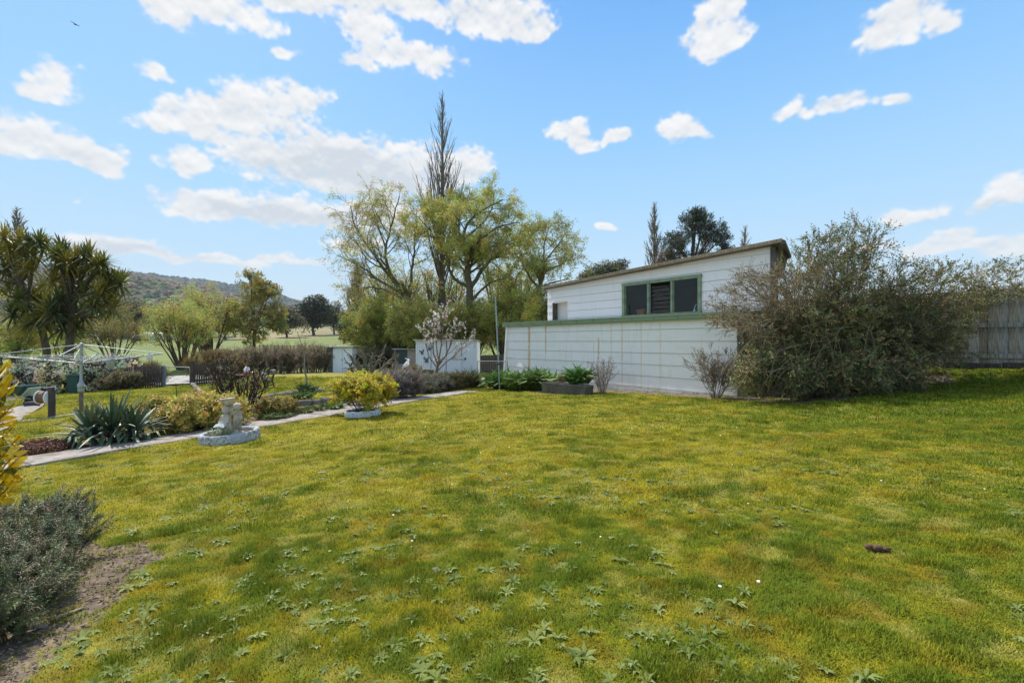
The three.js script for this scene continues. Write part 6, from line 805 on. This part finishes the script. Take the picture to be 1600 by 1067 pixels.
// ---- big strap leaved yucca ----
{
  const b = gp(176, 692), R = rng(291), t = thing('yucca', 'large spiky dark green yucca at the path edge', 'plant', b), mats = [[0.055, 0.1, 0.055], [0.08, 0.13, 0.07], [0.12, 0.17, 0.095], [0.2, 0.19, 0.07]].map((c, k) => leafMat('yucca' + k, c, 0.15, { roughness: 0.5, specularIntensity: 0.7 }));
  const blade = (bend, kink) => { const g = new Geo(), n = 6, rows = []; let p = V(0, 0, 0), ang = 0; for (let i = 0; i <= n; i++) { const f = i / n, w = 0.042 * Math.pow(Math.sin(Math.PI * Math.min(0.985, 0.16 + 0.84 * f)), 0.7), c = 0.014 * (1 - f); rows.push([-1, 0, 1].map((s) => g.vert(s * w, p.y + Math.abs(s) * c * Math.cos(ang), p.z + Math.abs(s) * c * 0.3, -0.25 * s, -Math.sin(ang), Math.cos(ang), s * w, f))); ang += bend / n + (kink && i === kink ? 1.1 : 0); p = p.clone().add(V(0, Math.cos(ang) / n, Math.sin(ang) / n)); } for (let i = 0; i < n; i++) for (const s of [0, 1]) g.i.push(rows[i][s], rows[i][s + 1], rows[i + 1][s], rows[i][s + 1], rows[i + 1][s + 1], rows[i + 1][s]); return g.build(); };
  const geos = [blade(0.15), blade(0.4), blade(0.8), blade(0.3, 3), blade(0.5, 4), blade(1.1)];
  for (let k = 0; k < 280; k++) { const f = k / 280, c = [[0, 0, 1], [-0.45, 0.05, 0.75], [0.35, -0.08, 0.8]][k % 3], a = k * 2.4 + R(), tilt = 0.1 + 1.4 * Math.pow(f, 0.75), q = geos[f < 0.35 ? (R() < 0.85 ? 0 : 1) : f < 0.7 ? Math.floor(R() * 4) : Math.floor(1 + R() * 5)], m = part(t, 'leaf', q, mats[R() < 0.06 ? 3 : Math.floor(R() * 3)]); m.position.set(c[0] * 0.85, 0.12 + 0.12 * (1 - f), c[1] * 2); m.rotation.set(tilt, a, 0, 'YXZ'); const s = (0.6 + 0.4 * R()) * c[2] * (0.98 + 0.5 * f); m.scale.set(0.85, s, s); }
  part(t, 'stem', rod([V(0, -0.1, 0), V(0, 0.3, 0)], 0.1, 8), M.bark);
}
// ---- near shrubs at the left ----
{
  const p = under(-92, 3.5), R = rng(301), t = thing('euonymus_shrub', 'bright yellow leaved shrub cutting in at the left edge', 'shrub', p), g = new Geo(), y = (py, d) => EYE + (533.5 - py) / FOCAL * d - p.y;
  const lf = [0, 1, 2].map((k) => { const q = new Geo(), n = 4, rows = []; for (let i = 0; i <= n; i++) { const f = i / n, w = 0.019 * Math.pow(Math.sin(Math.PI * Math.min(0.97, 0.06 + 0.94 * f)), 0.8), z = (0.012 + 0.008 * k) * Math.sin(f * 2.6); rows.push([-1, 0, 1].map((s) => q.vert(s * w, f * 0.088, z + Math.abs(s) * 0.005, 0.35 * s, -0.2, 1, s, f))); } for (let i = 0; i < n; i++) for (const s of [0, 1]) q.i.push(rows[i][s], rows[i][s + 1], rows[i + 1][s], rows[i][s + 1], rows[i + 1][s + 1], rows[i + 1][s]); return q.build(); });
  const ms = [[0.72, 0.5, 0.015], [0.62, 0.45, 0.02], [0.42, 0.36, 0.035], [0.15, 0.2, 0.03], [0.8, 0.62, 0.07]].map((c, k) => leafMat('euonymus' + k, c, 0.55, { roughness: 0.45, specularIntensity: 0.7 }));
  const tips = [[8, 572], [14, 588], [-4, 580], [18, 606], [6, 612], [-10, 600], [22, 630], [8, 640], [-6, 634], [4, 660], [18, 668], [30, 682], [26, 700], [8, 690], [-8, 676], [16, 716], [34, 728], [22, 736], [40, 742], [10, 745], [-6, 722], [12, 762], [0, 770], [-14, 752], [28, 715], [-16, 650], [-20, 700], [-14, 615], [2, 600], [14, 700], [-24, 570], [-30, 740], [20, 755], [-34, 640], [-36, 690], [-40, 600]];
  for (const [px, py] of tips) { const d = 3.3 + (R() - 0.5) * 0.35, e = at(px, py, d).sub(p), r0 = V(e.x * 0.15, e.y - 0.34 - 0.15 * R(), e.z * 0.3), m = V().copy(r0).lerp(e, 0.6); m.y -= 0.05; g.tube([r0, m, e], [0.006, 0.004, 0.0025], 5); const dir = V().subVectors(e, m).normalize(); for (let k = 0; k < 9; k++) { const f = k / 9, q = V().copy(m).lerp(e, 0.15 + 0.85 * f), L = part(t, 'leaf', lf[k % 3], ms[R() < 0.1 ? 3 : f > 0.5 ? (R() < 0.3 ? 4 : 0) : Math.floor(R() * 3)]); L.position.copy(q); const dd = turned(dir, 0.35 + 0.75 * R() * (1.1 - f * 0.4), R); dd.y += 0.1; L.quaternion.setFromUnitVectors(UPV, dd.normalize()); L.rotateY(R() * 6.3); L.scale.setScalar(0.75 + 0.5 * R()); } }
  for (let k = 0; k < 7; k++) { const a = k * 0.9; g.tube([V(Math.cos(a) * 0.08, -0.05, Math.sin(a) * 0.08), V(Math.cos(a) * 0.1, 0.5, Math.sin(a) * 0.1), V(Math.cos(a) * 0.16, 1.1, Math.sin(a) * 0.16)], [0.014, 0.011, 0.007], 6); }
  const st = part(t, 'stems', g.build(), M.bark);
}
{
  const R = rng(311), b = gp(20, 925), t = thing('rosemary_bush', 'dense grey green rosemary bush in the bottom left corner', 'shrub', b), out = newOut();
  const c = { seg: [0.1, 0.08], wander: [0.3, 0.4], lift: [0.06, 0.12], kids: [26, 0], angle: [0.6, 0.5], ratio: [0.3, 0.3], rr: 0.6, min: 0.002, sides: [4, 3], from: [0.25, 0.1], floor: [0.1, 0.1], most: [0.22, 0.2], leafFrom: 0, leaves: [16, 22], trunkLevels: 0 };
  const lobes = [[60, 855, 0.5], [110, 838, 0.42], [20, 862, 0.5], [-40, 880, 0.5], [95, 880, 0.42], [40, 905, 0.46], [-20, 925, 0.48], [75, 905, 0.36], [10, 955, 0.36], [45, 948, 0.32], [-50, 970, 0.4], [10, 1000, 0.3], [-90, 910, 0.5], [-30, 1020, 0.3]];
  for (const [px, py, h] of lobes) { const f = gp(px, py).sub(b); for (let k = 0; k < 11; k++) { const a = R() * 6.283, s = Math.sqrt(R()) * 0.9; grow(c, out, V(f.x + (R() - 0.5) * 0.14, f.y - 0.02, f.z + (R() - 0.5) * 0.14), V(Math.cos(a) * s, 1, Math.sin(a) * s).normalize(), h * (0.6 + 0.22 * R()), 0.006, 0, R); } }
  part(t, 'stems', merged([out.trunk.build(), out.twig.build()]), M.bark).userData.kind = 'stuff'; crown(t, 'foliage', SP.needle, M.waxLeaf, out.tips, { cols: [[0.075, 0.09, 0.036], [0.15, 0.165, 0.07], [0.2, 0.165, 0.085]], size: 1.0, loose: 0.5, patch: 2.5, odd: 0.15 }, R);
  crown(t, 'flowers', SP.blossom, leafMat('blueFlower', [1, 1, 1], 0.2), out.tips.filter(([p]) => p.y > 0.25), { cols: [[0.2, 0.18, 0.42], [0.3, 0.28, 0.5]], size: 0.3, keep: 0.006 }, R);
}

// ================= LAWN, WEEDS AND LITTER =================
{
  const R = rng(401), blades = (n, spread, h, w, lean, seed) => { const Q = rng(seed), g = new Geo(); for (let k = 0; k < n; k++) { const a = Q() * 6.283, r = Math.sqrt(Q()) * spread, b = Q() * 6.283, L = h * (0.55 + 0.7 * Q()), t = lean * (0.35 + Q()), x = Math.cos(a) * r, z = Math.sin(a) * r, dx = Math.cos(b) * Math.sin(t), dz = Math.sin(b) * Math.sin(t), dy = Math.cos(t), sx = -Math.sin(b) * w / 2, sz = Math.cos(b) * w / 2, mx = x + dx * L * 0.55, my = dy * L * 0.62, mz = z + dz * L * 0.55; const nx = -Math.cos(b) * dy * 0.6, ny = 0.8, nz = -Math.sin(b) * dy * 0.6; const v = [[x - sx, -0.005, z - sz], [x + sx, -0.005, z + sz], [mx + sx * 0.8, my, mz + sz * 0.8], [mx - sx * 0.8, my, mz - sz * 0.8], [x + dx * L * 1.15, dy * L * 0.95, z + dz * L * 1.15]].map((p) => g.vert(...p, nx, ny, nz, 0, 0)); g.i.push(v[0], v[1], v[2], v[0], v[2], v[3], v[3], v[2], v[4]); } return g.build(); };
  const turfMat = leafMat('grassBlade', [1, 1, 1], 0.3, { roughness: 0.9, specularIntensity: 0.12 });
  const zones = [[1.9, 4.6, 2100, 15, 0.045, 0.034, 0.0042, 0.9], [4.6, 9, 760, 18, 0.075, 0.04, 0.0065, 0.95], [9, 17, 210, 20, 0.14, 0.05, 0.012, 1.0], [17, 31, 60, 22, 0.24, 0.065, 0.022, 1.0]];
  zones.forEach(([d0, d1, dens, n, spread, h, w, lean], zi) => {
    const list = [], area = 2.3 * (d1 * d1 - d0 * d0) / 2, N = Math.round(area * dens);
    for (let k = 0; k < N; k++) { const d = Math.sqrt(mix(d0 * d0, d1 * d1, R())), x = d * 1.15 * (2 * R() - 1); if (x < -31 || x > 19 || d > 30) continue; if (onPath(x, d, 0.03) || inside(drive, x, d)) continue; if (cover(x, d) && R() > 0.05 + 0.1 * sstep(0.45, 0.7, fbm(x * 3, d * 3, 443, 2))) continue; const u = 6.68 - x, behind = (x - 6.68) * 0.805 + (d - 14.3) * 0.593 > 0.05 && (x - 6.68) * -0.593 + (d - 14.3) * 0.805 > -0.5 && x > -1; if (behind) continue; list.push([x, d]); }
    const half = [0, 1].map((s) => blades(n, spread, h, w, lean, 410 + zi * 2 + s));
    half.forEach((geo, s) => { const L = list.filter((_, i) => i % 2 === s), m = new THREE.InstancedMesh(geo, turfMat, L.length), o = new THREE.Object3D(), c = new THREE.Color(); L.forEach(([x, d], i) => { const t = turf(x, d), lush = 1 - sstep(0.1, 0.25, t[0]); o.position.set(x, H(x, d), -d); o.rotation.y = R() * 6.283; const q = 0.75 + 0.5 * R(); o.scale.set(q, q * (0.6 + 0.5 * lush) * (0.7 + 0.4 * R() + 0.9 * sstep(0.55, 0.75, fbm(x * 4.1, d * 4.1, 445, 2))), q); o.updateMatrix(); m.setMatrixAt(i, o.matrix); const k = 0.85 + 0.6 * R(); m.setColorAt(i, c.setRGB(t[0] * k * 1.1, t[1] * k * 1.12, t[2] * k * 1.1)); }); m.name = numbered('grass'); m.userData = { kind: 'stuff', label: ['fine mown grass blades of the nearest lawn', 'mown grass across the middle of the lawn', 'short grass of the lawn in front of the shed', 'grass of the lower and farthest lawn'][zi] + (s ? ', longer tufts' : ', shorter tufts'), category: 'grass' }; m.castShadow = m.receiveShadow = true; scene.add(m); });
  });
  // broad leaved weeds, flat rosettes
  const rosette = (seed, n, L, w) => { const Q = rng(seed), g = new Geo(); for (let k = 0; k < n; k++) { const a = k * 2.4 + Q() * 0.6, tilt = 1.05 + 0.4 * Q(), d = V(Math.cos(a) * Math.sin(tilt), Math.cos(tilt), Math.sin(a) * Math.sin(tilt)); g.leaf(V(0, 0.012, 0), d, UPV, L * (0.6 + 0.6 * Q()), w * (0.8 + 0.5 * Q()), 0.1, 0.2); } return g.build(); };
  const weedMat = leafMat('weedLeaf', [1, 1, 1], 0.3, { roughness: 0.75, specularIntensity: 0.25 });
  [[rosette(431, 9, 0.08, 0.022), 330, 'plantain rosettes growing in the lawn'], [rosette(432, 12, 0.05, 0.015), 700, 'small dandelion rosettes scattered through the lawn']].forEach(([geo, n, lab], s) => {
    const L = []; let guard = 0; while (L.length < n && guard++ < 60000) { const d = 2 + 8.5 * Math.pow(R(), 1.3), x = d * 1.1 * (2 * R() - 1); const p = fbm(x * 0.9 + 31, d * 0.9, 441, 3) + (x < 1 ? 0.06 : -0.03) - (d > 6.5 ? 0.06 : 0); if (p < 0.5 + 0.12 * R() || cover(x, d) || onPath(x, d, 0.1)) continue; L.push([x, d]); }
    const m = new THREE.InstancedMesh(geo, weedMat, L.length), o = new THREE.Object3D(), c = new THREE.Color(); L.forEach(([x, d], i) => { o.position.set(x, H(x, d) + 0.01, -d); o.rotation.set((R() - 0.5) * 0.3, R() * 6.283, (R() - 0.5) * 0.3); o.position.y -= 0.012; o.scale.set(0.55 + 0.55 * R(), 0.6 + 0.5 * R(), 0.55 + 0.55 * R()); o.updateMatrix(); m.setMatrixAt(i, o.matrix); const t = R(); m.setColorAt(i, c.setRGB(mix(0.12, 0.26, t), mix(0.17, 0.31, t), mix(0.03, 0.09, t))); }); m.name = numbered('weeds'); m.userData = { kind: 'stuff', label: lab, category: 'weeds' }; m.castShadow = m.receiveShadow = true; scene.add(m);
  });
  // chips and crumbs on the bare soil
  { const g = block(0.03, 0.006, 0.012, 0.002), L = []; let guard = 0; while (L.length < 2600 && guard++ < 40000) { const q = R() < 0.7, p = q ? [-4.4 + 3.2 * R(), 2 + 2.6 * R()] : [3 + 7 * R(), 11.5 + 3 * R()]; if (cover(p[0], p[1])) L.push(p); } const m = new THREE.InstancedMesh(g, mat('chips', [1, 1, 1], { roughness: 1 }), L.length), o = new THREE.Object3D(), c = new THREE.Color(); L.forEach(([x, d], i) => { o.position.set(x, H(x, d) + 0.005 + 0.008 * R(), -d); o.rotation.set(R() - 0.5, R() * 6.3, R() - 0.5); o.scale.set(0.3 + 0.8 * R(), 0.4 + 1.2 * R(), 0.3 + 0.8 * R()); o.updateMatrix(); m.setMatrixAt(i, o.matrix); const t = R(); m.setColorAt(i, c.setRGB(...mix3([0.1, 0.07, 0.05], [0.3, 0.225, 0.155], t))); }); m.name = 'soil_litter'; m.userData = { kind: 'stuff', label: 'bark chips and crumbs lying on the bare soil', category: 'litter' }; m.castShadow = m.receiveShadow = true; scene.add(m); }
  // daisies: white heads in the lawn
  { const g = new THREE.CircleGeometry(0.009, 7); g.rotateX(-1.3); const N = 60, m = new THREE.InstancedMesh(g, M.petal, N), o = new THREE.Object3D(); for (let i = 0; i < N; i++) { const d = 3 + 8 * R(), x = -2 + R() * (d * 1.05 + 2); o.position.set(x, H(x, d) + 0.035, -d); o.rotation.y = R() * 6.3; o.scale.setScalar(0.7 + 0.7 * R()); o.updateMatrix(); m.setMatrixAt(i, o.matrix); } m.name = 'daisies'; m.userData = { kind: 'stuff', label: 'tiny white daisies dotted over the lawn', category: 'flowers' }; m.receiveShadow = true; scene.add(m); }
  // single pieces lying about
  const chip = (name, lab, px, py, L, W, T, rgb, seed) => { const Q = rng(seed), p = gp(px, py), g = block(L, T, W, T * 0.35, (sx) => [(Q() - 0.5) * L * 0.25, (Q() - 0.5) * T, sx * (Q() - 0.6) * W * 0.5]), m = solo(name, lab, 'litter', g, mat(name + seed, rgb, { map: TX.wood, roughness: 0.9 }), V(p.x, p.y + T / 2 + 0.012, p.z), 'bits lying on the ground'); m.rotation.set((Q() - 0.5) * 0.2, Q() * 6, (Q() - 0.5) * 0.2); };
  chip('bark_piece', 'long pale bark piece on the bare soil by the rosemary', 104, 963, 0.17, 0.03, 0.012, [0.4, 0.31, 0.2], 451); chip('bark_piece', 'pale bark piece at the edge of the rosemary bush', 52, 985, 0.11, 0.035, 0.012, [0.4, 0.32, 0.22], 452); chip('dry_leaf', 'pale dry leaf on the lawn above the rosemary bush', 36, 794, 0.1, 0.04, 0.006, [0.42, 0.34, 0.24], 453); chip('dry_leaf', 'grey leaf lying in the middle of the front lawn', 682, 893, 0.07, 0.04, 0.006, [0.4, 0.36, 0.32], 454); chip('dry_leaf', 'dry twig like leaf on the lawn before the right end of the shed', 1176, 655, 0.25, 0.06, 0.01, [0.42, 0.35, 0.27], 455); chip('dry_leaf', 'pale leaf on the lawn below the big shrub', 1478, 641, 0.22, 0.05, 0.008, [0.5, 0.44, 0.34], 456); chip('dry_leaf', 'small tan leaf on the right edge of the lawn', 1590, 694, 0.1, 0.05, 0.008, [0.42, 0.3, 0.18], 457); chip('dry_leaf', 'white leaf on the lawn below the ring planters', 502, 740, 0.09, 0.04, 0.008, [0.6, 0.55, 0.48], 458);
  { const p = gp(1370, 862), Q = rng(461), g = thing('soil_clod', 'dark brown clod lying on the right of the lawn', 'clod', p); for (const [x, z, r] of [[-0.05, -0.01, 0.026], [0, 0.012, 0.03], [0.045, 0.03, 0.022], [0.075, 0.02, 0.014]]) { const q = new THREE.IcosahedronGeometry(r, 2), v = q.attributes.position; for (let i = 0; i < v.count; i++) { const k = 0.75 + 0.6 * fbm(v.getX(i) * 60 + x * 90, v.getY(i) * 60 + v.getZ(i) * 40, 462, 3); v.setXYZ(i, v.getX(i) * k * 1.3, v.getY(i) * k * 0.8, v.getZ(i) * k); } q.computeVertexNormals(); part(g, 'lump', moved(metreUV(q), x, 0.032, z), M.clod ?? mat('clod', [0.1, 0.055, 0.035], { roughness: 1 })); } }
}

renderer.render(scene, camera);
